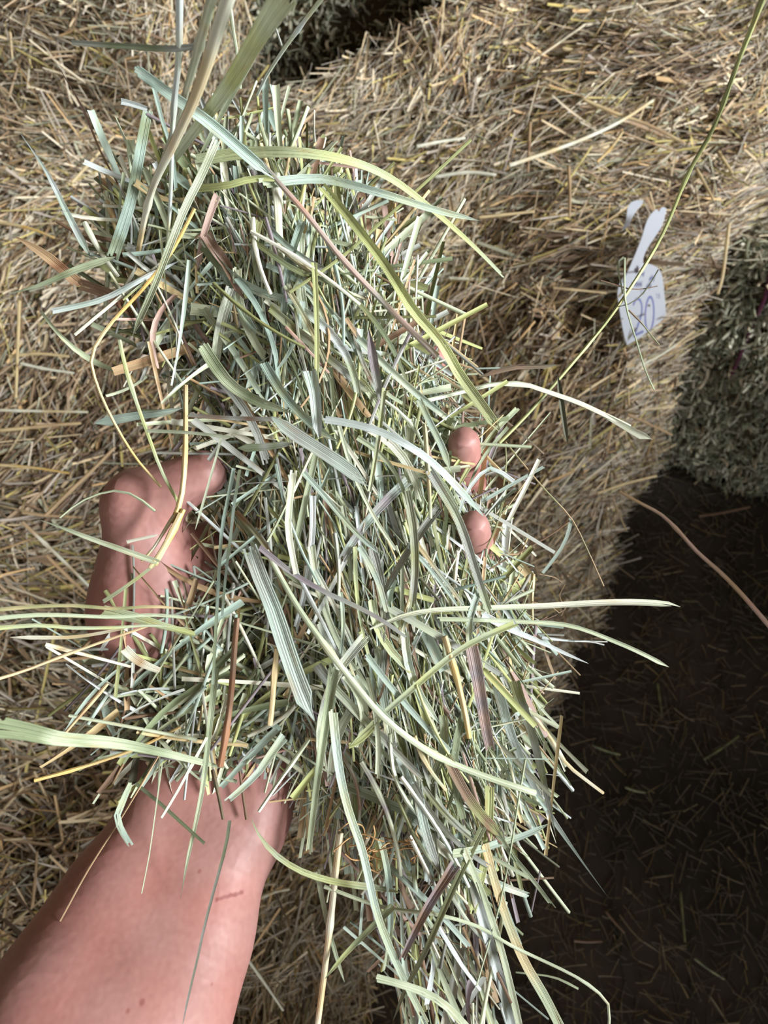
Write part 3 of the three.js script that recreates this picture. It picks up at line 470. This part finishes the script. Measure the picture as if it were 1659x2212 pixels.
strand('b', 'sage/pale', [9, 10], 'green stalk bowing down below the frayed straight one', [940, 1336, 1030, 1338, 1129, 1342, 1229, 1350, 1329, 1385, 1390, 1412, 1446, 1441], { d: [0.315, 0.35], t1: 0.04, fold: 0.4 });
strand('b', 'lime/sage', [15, 12], 'yellow-green blade bent in a knee near the lower bunch', [1121, 1342, 1060, 1368, 1004, 1396, 950, 1436, 899, 1480, 830, 1540, 755, 1612], { t1: 0.1, d: [0.305, 0.3] });
strand('b', 'lime', [12, 10], 'lower half of the knee-bent blade hanging below its kink', [752, 1612, 775, 1602, 800, 1580, 826, 1545], { d: [0.3, 0.302] });
strand('b', 'ice', [16, 6], 'pale bluish blade slanting out over the dark floor', [1039, 1325, 1100, 1358, 1179, 1392, 1230, 1416, 1290, 1441], { d: [0.33, 0.35] });
strand('s', 'ice', [6, 3], 'thin white splinter above the pale bluish blade', [1170, 1377, 1230, 1384, 1312, 1386], { d: [0.345, 0.35] });
strand('s', 'ice', [3, 3], 'short white splinter branching beside the thin white one', [1240, 1385, 1275, 1386, 1305, 1393], { d: [0.345, 0.35] });
strand('b', 'rose/tan', 8, 'blurred pinkish stub hanging under the pale bluish blade', [1150, 1372, 1174, 1398, 1186, 1432, 1200, 1467], { d: [0.343, 0.36] });
strand('s', 'straw', 8, 'upright straw stub below the small aqua leaf', [1152, 1240, 1149, 1290, 1150, 1342], { d: [0.35, 0.35] });
for (const [q, t] of [[[1165, 1240, 1200, 1248, 1214, 1258], 'dark wiry tendril on the straw stub'], [[1220, 1262, 1208, 1290, 1222, 1310, 1212, 1330], 'curled tan tendril beside the straw stub'], [[1150, 1300, 1190, 1310, 1214, 1325, 1228, 1300], 'looped pale tendril under the straw stub']]) strand('s', 'tan/brown', 2.4, t, q, { d: [0.345, 0.35], nodes: [] });
strand('s', 'pale/sage', [12, 14], 'thick pale stem running from mid bunch down to a pointed lower tip', [575, 1190, 610, 1255, 650, 1322, 715, 1412, 760, 1470, 829, 1550, 929, 1625, 1029, 1670, 1156, 1713], { d: [0.305, 0.292, 0.31], nodes: [0.3, 0.68] });
strand('b', 'ice/aqua', [24, 6], 'long pale blue blade tapering to the lowest outer tip', [1075, 1480, 1090, 1540, 1114, 1610, 1145, 1680, 1179, 1745, 1222, 1810, 1264, 1870, 1312, 1936], { d: [0.325, 0.34], t1: 0.35 });
strand('b', 'olive/grey', [28, 10], 'dark olive ribbon hanging beside the long pale blue blade', [1112, 1465, 1130, 1520, 1149, 1570, 1179, 1695, 1201, 1808], { d: [0.318, 0.33], fold: 0.35 });
strand('s', 'cream/straw', 9, 'cream stem angled outward above the long pale blue blade', [1140, 1530, 1189, 1595, 1224, 1650, 1262, 1682, 1303, 1713], { d: [0.33, 0.345] });
strand('b', 'pale', 7, 'short pale tip above the cream outward stem', [1146, 1498, 1175, 1538, 1207, 1570], { d: [0.335, 0.345] });
strand('b', 'sage', 14, 'stubby green blade end beside the cream outward stem', [1120, 1575, 1165, 1622, 1214, 1672], { d: [0.335, 0.34], t1: 0.03 });
strand('b', 'brown/olive', [22, 22], 'withered brown leaf clasping a green tail', [962, 1632, 985, 1680, 1014, 1730, 1050, 1775, 1082, 1806], { d: [0.31, 0.318], fold: 0.35, roll: 0.4 });
strand('b', 'moss/sage', [15, 10], 'green tail coming out of the withered brown leaf', [1072, 1795, 1105, 1845, 1139, 1885, 1170, 1925, 1197, 1961], { d: [0.317, 0.33] });
strand('b', 'sage/aqua', [18, 12], 'frayed green blade lying level across the lower bunch', [976, 1842, 1030, 1835, 1079, 1820, 1130, 1805, 1190, 1779], { d: [0.315, 0.33], t1: 0.05 });
strand('b', 'moss/olive', [16, 7], 'olive blade slanting down under the frayed level blade', [1045, 1783, 1012, 1850, 979, 1920, 919, 2055, 880, 2130, 849, 2205], { d: [0.31, 0.32] });
strand('b', 'plum/brown', [24, 12], 'folded purplish dry leaf beside the olive slanting blade', [982, 1862, 955, 1905, 929, 1945, 895, 2010, 864, 2078], { d: [0.318, 0.325], fold: 0.45 });
strand('s', 'sage', 5, 'thin green thread dropping across the withered leaf', [1135, 1640, 1118, 1740, 1104, 1830, 1079, 1955, 1029, 2130], { d: [0.315, 0.325], nodes: [] });
strand('b', 'straw/sage', [18, 22], 'striped straw and green blade leaving by the bottom edge', [1045, 1820, 1079, 1940, 1105, 2015, 1139, 2090, 1175, 2150, 1215, 2230], { d: [0.32, 0.33], t1: 0 });
strand('b', 'sage/pale', [14, 16], 'green blade just inside the striped one at the bottom edge', [1000, 1830, 1045, 1940, 1085, 2060, 1105, 2140, 1125, 2230], { d: [0.322, 0.33], t1: 0 });
strand('b', 'dark/ice', [20, 22], 'dark folded blade with white streaks at the bottom edge', [1020, 1900, 1060, 2040, 1085, 2130, 1110, 2230], { d: [0.33, 0.335], t1: 0, fold: 0.4 });
strand('s', 'pale/sage', [8, 6], 'thin pale stem arching across the lowest dark floor', [700, 1915, 829, 1960, 940, 1975, 1029, 2000, 1109, 2045, 1244, 2110, 1290, 2142, 1313, 2167, 1315, 2230], { d: [0.315, 0.33], nodes: [0.62, 0.85] });
strand('s', 'sage', 5, 'fine side twig of the thin arching stem', [1249, 2136, 1200, 2112, 1114, 2100], { d: [0.33, 0.335] });
strand('s', 'ice', [10, 9], 'white stem stub in the lowest part of the bunch', [945, 2000, 970, 2040, 994, 2080, 1036, 2137], { d: [0.32, 0.325] });
strand('b', 'pale/sage', [14, 18], 'blurred pale blade near the bottom edge', [812, 2112, 870, 2128, 929, 2150, 970, 2180, 1010, 2225], { d: [0.27, 0.28], t1: 0 });
strand('b', 'sage', 11, 'pale green blade dropping to the bottom edge', [812, 1940, 829, 1995, 850, 2060, 869, 2120, 896, 2225], { d: [0.315, 0.32], t1: 0 });
// lower end, over the arm and beside it
strand('b', 'moss/sage', [34, 12], 'broad blurred green blade coming in over the wrist from the near edge', [-15, 1568, 60, 1580, 125, 1595, 250, 1605, 350, 1625, 490, 1660], { d: [0.22, 0.27, 0.315], t0: 0, t1: 0.1 });
strand('s', 'straw/tan', 8, 'tan stem crossing above the broad blurred blade', [232, 1476, 200, 1515, 165, 1555, 121, 1606], { d: [0.31, 0.3] });
strand('s', 'gold/straw', 8, 'yellow straw slanting under the broad blurred blade', [74, 1686, 140, 1668, 200, 1650, 300, 1615, 390, 1570], { d: [0.3, 0.32] });
strand('b', 'moss/sage', [15, 6], 'long dark green blade hanging over the wrist', [466, 1440, 460, 1500, 450, 1595, 437, 1705, 420, 1790, 402, 1870, 389, 1942], { d: [0.31, 0.3] });
strand('b', 'moss/grey', [8, 4], 'long fine blade trailing down the forearm to the bottom edge', [497, 1770, 490, 1820, 462, 1925, 440, 2010, 425, 2080, 408, 2150, 392, 2225], { d: [0.3, 0.27, 0.255], t1: 0.02 });
strand('s', 'brown/rust', [12, 15], 'rusty brown stem ending over the wrist', [512, 1335, 505, 1420, 500, 1490, 490, 1570, 476, 1655], { d: [0.305, 0.308], nodes: [0.75] });
strand('b', 'sage/teal', [14, 30], 'square-cut leaf scrap dangling over the forearm', [282, 1690, 262, 1735, 250, 1765, 262, 1798, 280, 1830], { d: [0.3, 0.295], t1: 0, roll: 0.5, twist: 0.6 });
strand('b', 'lime/sage', [10, 16], 'green blade curling out from the wrist toward the lower bunch', [542, 1768, 560, 1805, 590, 1842, 650, 1882, 725, 1905, 830, 1920, 885, 1932], { d: [0.3, 0.305, 0.315], t0: 0.2 });
strand('b', 'sage/aqua', [20, 12], 'grey-green blade end pointing down across the wrist', [616, 1588, 585, 1628, 560, 1665, 525, 1700, 488, 1732], { d: [0.305, 0.3] });
strand('s', 'pale', 9, 'pale green stem beside the grey-green blade over the wrist', [668, 1596, 630, 1650, 600, 1692, 559, 1753], { d: [0.305, 0.3] });
strand('b', 'moss/sage', [22, 12], 'dark green folded blade hanging at the inner edge of the lower bunch', [722, 1440, 708, 1530, 695, 1610, 685, 1680, 674, 1770, 663, 1856], { d: [0.3, 0.31], fold: 0.4 });
strand('b', 'aqua/sage', [20, 15], 'green blade curving from mid bunch down to the bottom edge', [718, 1530, 724, 1600, 735, 1680, 755, 1760, 780, 1830, 810, 1960, 830, 2020, 875, 2120, 930, 2230], { d: [0.295, 0.3, 0.31], t1: 0 });
strand('s', 'straw/cream', [14, 13], 'straw stem standing straight up from the bottom edge', [735, 1800, 730, 1840, 715, 1980, 702, 2090, 684, 2230], { d: [0.315, 0.315], nodes: [0.45] });
strand('b', 'sage', [12, 8], 'narrow green blade beside the straight straw stem', [685, 1878, 696, 1940, 710, 2005, 728, 2070, 746, 2127], { d: [0.318, 0.318] });
strand('b', 'moss/lime', [16, 10], 'green blade crossing the straight straw stem', [850, 1955, 800, 2005, 750, 2055, 700, 2116], { d: [0.312, 0.31] });
strand('s', 'pale/cream', 8, 'pale stem lying down across the wrist edge', [447, 1592, 410, 1660, 380, 1715, 349, 1766], { d: [0.305, 0.3] });
strand('s', 'brown/dark', 8, 'short dark brown stalk standing on the wrist', [459, 1663, 470, 1710, 482, 1770], { d: [0.315, 0.305] });
strand('b', 'moss', 8, 'soft green blade lying along the forearm below the broad blurred one', [290, 1690, 340, 1730, 390, 1775, 442, 1822], { d: [0.31, 0.3] });
strand('s', 'tan', 4, 'fine tan stalk slanting along the outer side of the forearm', [350, 1620, 260, 1770, 190, 1880, 130, 1990], { d: [0.31, 0.29] });
strand('s', 'sage', 3.5, 'thin green tip lying down the middle of the forearm', [350, 1650, 335, 1760, 322, 1850, 306, 1930], { d: [0.3, 0.285], nodes: [] });
// around the thumb
strand('b', 'aqua/teal', [24, 16], 'broad aqua blade end lying level above the thumb', [205, 914, 250, 904, 300, 895, 345, 890, 400, 880], { d: [0.33, 0.325], t0: 0.08, t1: 0.02 });
strand('s', 'sage/lime', 9, 'green stem falling from the yellow stem across the thumb', [258, 735, 270, 790, 285, 840, 302, 890, 320, 940, 350, 1020, 385, 1085], { d: [0.32, 0.315] });
strand('s', 'straw/gold', [11, 13], 'orange straw standing over the thumb tip', [401, 832, 401, 900, 400, 980, 396, 1040, 389, 1085, 372, 1130], { d: [0.315, 0.31], nodes: [0.5] });
strand('s', 'straw', 11, 'upper of three cut straws splayed below the thumb tip', [390, 1108, 370, 1150, 348, 1190, 324, 1226], { d: [0.308, 0.305] });
strand('s', 'gold/straw', 11, 'middle of three cut straws splayed below the thumb tip', [396, 1100, 376, 1146, 356, 1184, 336, 1220], { d: [0.31, 0.307] });
strand('s', 'cream/straw', 8, 'palest of three cut straws splayed below the thumb tip', [378, 1110, 352, 1152, 330, 1186, 306, 1212], { d: [0.31, 0.307] });
strand('b', 'sage/pale', [8, 14], 'green blade lying out past the thumb knuckle', [88, 1124, 140, 1142, 200, 1165, 250, 1182, 300, 1200, 345, 1215], { d: [0.305, 0.305], t0: 0.3 });
strand('s', 'sage', [4, 6], 'thin green stem arching over the thumb knuckle', [130, 1118, 170, 1086, 215, 1066, 250, 1060, 280, 1066, 312, 1085, 335, 1104], { d: [0.31, 0.305], nodes: [] });
strand('b', 'cream', 8, 'short cream chip lying on the thumb', [274, 1170, 305, 1163, 346, 1154], { d: [0.305, 0.305], t1: 0.02 });
strand('b', 'sage/lime', 9, 'green blade leaning on the thumb base', [222, 1300, 260, 1275, 300, 1246, 340, 1215], { d: [0.312, 0.306] });
strand('b', 'pale', [5, 6], 'faint stalk leaning up across the thumb crease', [478, 945, 460, 1010, 440, 1080, 420, 1150], { d: [0.31, 0.31] });
for (const [y0, c, w, l] of [[1312, 'olive/straw', 8, 'topmost level stalk left of the hand heel'], [1330, 'sage', 9, 'second level stalk left of the hand heel'], [1352, 'lime/sage', 9, 'lowest green level stalk left of the hand heel']]) strand('b', c, w, l, [-15, y0 + 6, 80, y0 - 2, 160, y0 - 4 + (y0 - 1312) * 0.2, 250, y0 + 3, 330, y0 - 2, 420, y0 + 6], { d: [0.25, 0.3], t0: 0 });
strand('b', 'cream/straw', 10, 'white stalk end lying below the level stalks', [20, 1377, 90, 1378, 160, 1377, 230, 1366, 300, 1350], { d: [0.28, 0.305], t0: 0.05 });
strand('s', 'straw/tan', 7, 'straw rising from the near edge to the hand heel', [-15, 1470, 60, 1446, 140, 1415, 225, 1385, 320, 1352], { d: [0.27, 0.305] });
strand('s', 'straw/cream', 9, 'pale straw pointing down at the hand heel', [98, 1392, 160, 1408, 225, 1425, 282, 1440], { d: [0.29, 0.305] });
strand('b', 'sage/lime', [26, 20], 'crumpled green leaf clump over the hand heel', [222, 1318, 262, 1330, 300, 1340, 350, 1358, 420, 1376], { d: [0.305, 0.305], fold: 0.4, twist: 1.2 });
strand('b', 'tan/cream', [22, 16], 'ragged tan husk stuck to the hand heel', [266, 1402, 290, 1425, 315, 1440, 345, 1452], { d: [0.308, 0.31], fold: 0.4 });
// middle of the bunch
strand('b', 'grey/brown', [9, 10], 'grey-brown blade lying level across the upper middle', [405, 896, 470, 902, 540, 905, 610, 906], { d: [0.305, 0.298] });
strand('b', 'aqua/grey', [28, 30], 'wide striped grey-green blade slanting through the middle', [585, 900, 640, 940, 700, 978, 750, 1012, 800, 1052], { d: [0.292, 0.288], fold: 0.1, t0: 0.1 });
strand('b', 'moss/grey', [18, 14], 'flat grey-green blade level above the striped one', [512, 968, 570, 966, 632, 958], { d: [0.297, 0.292], t0: 0.03, t1: 0.05 });
strand('b', 'pale/sage', 8, 'thin pale green blade level beside the thumb tip', [318, 930, 400, 934, 460, 940, 512, 946], { d: [0.31, 0.3] });
strand('b', 'sage/moss', [28, 20], 'broad soft green blade bending across the upper middle', [436, 745, 465, 790, 500, 832, 560, 868, 632, 892], { d: [0.308, 0.297], fold: 0.15 });
strand('b', 'grey/aqua', [34, 42], 'widest ribbed grey blade hanging in the lower middle', [540, 1180, 565, 1250, 590, 1310, 620, 1400, 648, 1480, 680, 1558], { d: [0.292, 0.288], t1: 0.02, fold: 0.12 });
strand('b', 'plum/grey', 13, 'dark plum-grey blade arching across the middle', [558, 1180, 625, 1235, 700, 1280, 770, 1312, 830, 1345, 882, 1384], { d: [0.288, 0.29], fold: 0.35 });
strand('b', 'pale/cream', [16, 13], 'bright pale blade upright in the middle', [634, 1015, 626, 1080, 622, 1140, 630, 1190, 640, 1240], { d: [0.29, 0.288] });
strand('b', 'lime/pale', 11, 'bright green stem upright beside the striped grey-green blade', [832, 838, 824, 900, 816, 960, 806, 1020, 798, 1066], { d: [0.296, 0.29] });
strand('b', 'aqua/ice', [30, 20], 'pale blue-grey blade upright in the upper middle', [672, 800, 682, 850, 686, 900, 690, 950], { d: [0.296, 0.293] });
strand('b', 'plum/grey', [24, 16], 'dark grey leaf upright in the upper middle', [796, 712, 806, 770, 818, 830, 830, 880], { d: [0.3, 0.297], fold: 0.3, t0: 0.3 });
strand('b', 'teal/moss', 8, 'dark slender stem bundle falling beside the thumb tip', [506, 1010, 492, 1080, 480, 1140, 474, 1220, 470, 1290, 464, 1400, 460, 1480], { d: [0.305, 0.302] });
strand('b', 'moss/teal', 7, 'second dark slender stem beside the first below the thumb tip', [518, 1015, 506, 1090, 498, 1160, 488, 1240, 480, 1330], { d: [0.303, 0.3] });
strand('b', 'aqua/sage', [13, 10], 'long straight blue-green blade slanting past the pale upright blade', [655, 1020, 700, 1070, 750, 1130, 800, 1180, 830, 1205], { d: [0.287, 0.287] });
strand('s', 'straw/gold', [14, 12], 'blunt straw stem end in the lower right of the bunch', [960, 1375, 980, 1440, 1000, 1520, 1014, 1594], { d: [0.305, 0.31], nodes: [0.3] });
strand('b', 'plum/rose', [30, 22], 'wide mauve dry blade in the lower bunch', [1018, 1390, 1030, 1450, 1040, 1510, 1052, 1580, 1060, 1620], { d: [0.315, 0.318], fold: 0.15 });
strand('s', 'straw', [13, 12], 'blunt straw stem upright in the lower middle', [598, 1400, 592, 1470, 588, 1520, 583, 1566], { d: [0.292, 0.293] });
strand('b', 'ice/aqua', [10, 7], 'icy blade slanting up between the fingertips', [1110, 1040, 1060, 1010, 1010, 1060, 985, 1130], { d: [0.33, 0.32] });
strand('b', 'grey/sage', [22, 18], 'grey-green blade along the edge by the lower fingertip', [925, 1010, 955, 1060, 985, 1110, 1005, 1160, 1030, 1240, 1060, 1330], { d: [0.31, 0.315], fold: 0.2 });
strand('b', 'aqua/sage', [14, 16], 'pale leaf folded by the middle fingertip', [905, 862, 930, 915, 955, 965, 975, 1020], { d: [0.315, 0.315] });
strand('b', 'sage/lime', [12, 9], 'green stalk slanting up through the fork toward the middle fingertip', [1120, 880, 1075, 925, 1040, 970, 1010, 1015, 985, 1060], { d: [0.335, 0.325] });
strand('b', 'moss/sage', 8, 'green stalk below the middle fingertip', [1100, 920, 1060, 965, 1030, 1010, 1008, 1060], { d: [0.33, 0.328] });

{ // wiry rootlets caught in the lower bunch
  const o = at(832, 1830, front(832, 1830) - 0.012), gs = [];
  for (let i = 0; i < 16; i++) { const pts = []; let p = V(gauss() * 0.006, gauss() * 0.009, gauss() * 0.003), d = V(gauss(), gauss(), gauss() * 0.3).normalize(); for (let k = 0; k < 9; k++) { pts.push(p.clone()); d.add(V(gauss() * 0.6, gauss() * 0.6, gauss() * 0.25)).addScaledVector(p, -14).normalize(); p.addScaledVector(d, 0.0035); } gs.push(new THREE.TubeGeometry(new THREE.CatmullRomCurve3(pts), 26, 0.0003, 4)); }
  const m = mesh('root_tangle', mergeGeometries(gs), new THREE.MeshStandardMaterial({ color: '#c39a68', roughness: 0.7 })); m.position.copy(o);
  tag(m, 'small tangle of wiry orange rootlets caught low in the held bunch', 'roots');
}

// ---------------------------------------------------------------- single stems on top of the tangle, and on the heap
const ZONES = ['high in the held bunch', 'above the middle of the held bunch', 'in the middle of the held bunch', 'below the middle of the held bunch', 'low in the held bunch'];
const WORDS = { sage: 'sage green', pale: 'pale green', aqua: 'blue-green', olive: 'olive', lime: 'yellow-green', straw: 'straw yellow', tan: 'tan', brown: 'brown', grey: 'grey', plum: 'mauve grey', cream: 'cream', ice: 'icy white', moss: 'dark green', teal: 'dull teal', dark: 'dark brown', rose: 'pinkish', gold: 'golden', rust: 'rusty' };
const said = new Set();
for (let i = 0; i < 120; i++) {
  const s = rr(0.12, 0.85), un = clamp(gauss() * 0.4, -0.7, 0.7), u = un * hwAt(s), kind = rnd() < 0.6 ? 'b' : 's', a = gauss() * 0.4, L = rr(120, 330), bend = gauss() * 0.07;
  const w = kind === 's' ? rr(6, 11) : rr(9, 24), x = AX[0] + AD[0] * s * AL + AD[1] * (u + shiftAt(s)), y = AX[1] + AD[1] * s * AL - AD[0] * (u + shiftAt(s)), q = Math.atan2(AD[0], AD[1]) + a, pts = [];
  for (let k = -2; k <= 2; k++) { const l = L * k / 4, z = q + bend * k; pts.push(x + Math.sin(z) * l, y + Math.cos(z) * l); }
  const place = `${ZONES[Math.min(4, Math.floor(s * 5))]} ${un < -0.3 ? 'thumb side' : un > 0.3 ? 'fingertip side' : 'centre'}`, size = `${L < 190 ? 'short' : L < 260 ? 'medium' : 'long'}${kind === 'b' ? (w > 16 ? ' wide' : ' narrow') : ''}`;
  let c, label; for (let k = 0; k < 40; k++) { c = wpick(hk, hw); if (kind === 'b' && w > 13 && ['tan', 'straw', 'brown', 'rose', 'gold'].includes(c)) c = pick(['sage', 'aqua', 'grey', 'pale', 'teal']); label = `${size} ${WORDS[c]} ${kind === 's' ? 'straw' : 'blade'} ${place}`; if (!said.has(label)) break; } said.add(label);
  strand(kind, `${c}/${pick(['sage', 'pale', 'aqua', 'grey', c, c])}`, w, label, pts, { group: 'single strands on top of the held bunch', t1: pick([0, 0, 0, 0.15]), fray: 0.12 });
}
const bg = (c, w, label, pts, d) => strand('s', c, w * 0.8, label, pts, { d });
bg('cream/straw', 11, 'long cream straw lying slantwise on the heap below the crest', [1100, 357, 1180, 330, 1260, 300, 1340, 262, 1410, 217], [1.07, 1.12]);
bg('straw/tan', 10, 'long tan straw crossing the cream one on the heap', [1260, 215, 1330, 245, 1400, 270, 1480, 310], [1.13, 1.12]);
bg('cream', 9, 'pale straw lying level beside the long cream one', [900, 316, 950, 306, 1005, 298], [1.12, 1.13]);
bg('cream', 10, 'pale straw lying level above the blue-green blade tip', [940, 382, 1010, 372, 1072, 378], [1.08, 1.07]);
bg('straw', 9, 'pale straw on the heap beyond the blue-green blade tip', [1035, 470, 1090, 464, 1155, 457], [1.04, 1.04]);
bg('straw', 9, 'slim straw leaning beside the long culm', [1504, 365, 1524, 400, 1542, 434], [1.16, 1.14]);
bg('straw', 9, 'second slim straw leaning on the culm above the tag', [1533, 298, 1558, 337, 1583, 376], [1.18, 1.16]);
bg('straw', 11, 'pale straw hanging upright on the green bale', [1575, 480, 1568, 540, 1560, 600, 1550, 635], [1.2, 1.22]);
bg('tan/straw', 7, 'straw pointing at the tag across the dark hollow', [1195, 622, 1250, 627, 1310, 633], [1.0, 1.0]);
bg('straw', 10, 'straw bar lying near the top edge of the heap', [1215, 105, 1262, 112, 1295, 118], [1.25, 1.25]);
bg('tan', 9, 'orange straw upright on the heap slope', [1228, 360, 1231, 420, 1230, 470], [1.06, 1.05]);
bg('tan/brown', 10, 'stiff brown stem upright high on the heap', [1145, 265, 1142, 320, 1140, 372], [1.13, 1.1]);
bg('gold/straw', 8, 'golden straw bent low on the heap', [1290, 350, 1320, 320, 1345, 285], [1.1, 1.13]);
bg('straw', 9, 'straw lying level high on the heap crest', [1215, 132, 1260, 136, 1292, 139], [1.22, 1.23]);
bg('cream/straw', 7, 'thin straw slanting on the heap below the tag', [1380, 790, 1430, 765, 1500, 715], [1.1, 1.14]);
bg('tan', 8, 'tan straw sticking out of the heap edge over the dark gap', [1355, 895, 1405, 918, 1452, 940], [1.08, 1.1]);
bg('straw', 8, 'straw poking out of the heap edge above the floor', [1290, 1066, 1350, 1045, 1418, 1028], [1.02, 1.06]);
bg('straw/tan', 10, 'tan straw lying among the grey stems behind the hand', [0, 930, 60, 924, 120, 918, 175, 914], [0.9, 0.9]);
bg('cream/straw', 8, 'pale straw level above the tan one behind the hand', [-5, 886, 90, 888, 190, 890], [0.92, 0.92]);
bg('straw/gold', 8, 'golden straw slanting down behind the thumb', [-5, 1004, 70, 1010, 150, 1022], [0.88, 0.88]);
bg('tan', 11, 'tan stem pointing at the thumb from below', [98, 1114, 150, 1062, 205, 1010, 248, 966], [0.86, 0.88]);
bg('tan/cream', 10, 'pale stem slanting toward the thumb base', [48, 1128, 95, 1172, 140, 1215, 212, 1286], [0.84, 0.86]);
bg('tan', 10, 'brown-tan stem slanting below the pale one by the thumb base', [100, 1200, 150, 1250, 205, 1300], [0.84, 0.85]);
bg('cream', 9, 'pale straw on the shaded hay behind the wrist', [530, 2064, 570, 2120, 612, 2182], [0.7, 0.72]);
bg('straw/cream', 9, 'short cream straw beside the forearm edge', [565, 1938, 595, 1926, 626, 1920], [0.8, 0.8]);
bg('straw', 8, 'straw slanting across the tan bale and heap', [155, 395, 200, 345, 245, 295], [1.15, 1.18]);
bg('straw/gold', 9, 'golden straw lying under the brown sheath', [-5, 480, 60, 492, 118, 514], [1.05, 1.04]);
bg('tan', 8, 'brown stem hanging on the shaded hay by the forearm', [70, 1960, 76, 1900, 80, 1840], [0.75, 0.78]);
bg('straw', 9, 'pale straw lying level on the shaded heap', [20, 770, 80, 764, 150, 770], [0.97, 0.97]);
bg('cream', 8, 'cream straw slanting on the shaded heap', [45, 785, 100, 797, 160, 806], [0.95, 0.95]);
bg('straw', 9, 'tall straw upright on the shaded heap', [42, 650, 38, 760, 34, 860], [0.98, 0.95]);
// broken stems on the dark floor
const fl = (x, y) => { const r = at(x, y, 1).sub(camera.position); return (0.012 - EYE) / r.y; };
[[1510, 1115, 1620, 1095, 'near the foot of the green bale'], [1470, 1925, 1480, 2035, 'upright low on the floor'], [1240, 2032, 1300, 2033, 'level beside the hanging tail'], [1350, 1700, 1395, 1712, 'short and orange mid floor'], [1280, 1610, 1340, 1630, 'beside the cream outward stem'], [1520, 1640, 1595, 1590, 'slanting far out on the floor'], [1310, 1970, 1350, 2015, 'slanting beside the lowest outer tip'], [1500, 2070, 1565, 2115, 'slanting low on the floor'], [1420, 1475, 1430, 1545, 'below the bowing green stalk']].forEach(([x0, y0, x1, y1, t]) => strand('s', pick(['olive/dark', 'brown', 'dark/olive']), 6, `dim broken straw ${t}`, [x0, y0, (x0 + x1) / 2, (y0 + y1) / 2 + 2, x1, y1], { d: [fl(x0, y0), fl(x1, y1)], nodes: [] }));
renderer.render(scene, camera);
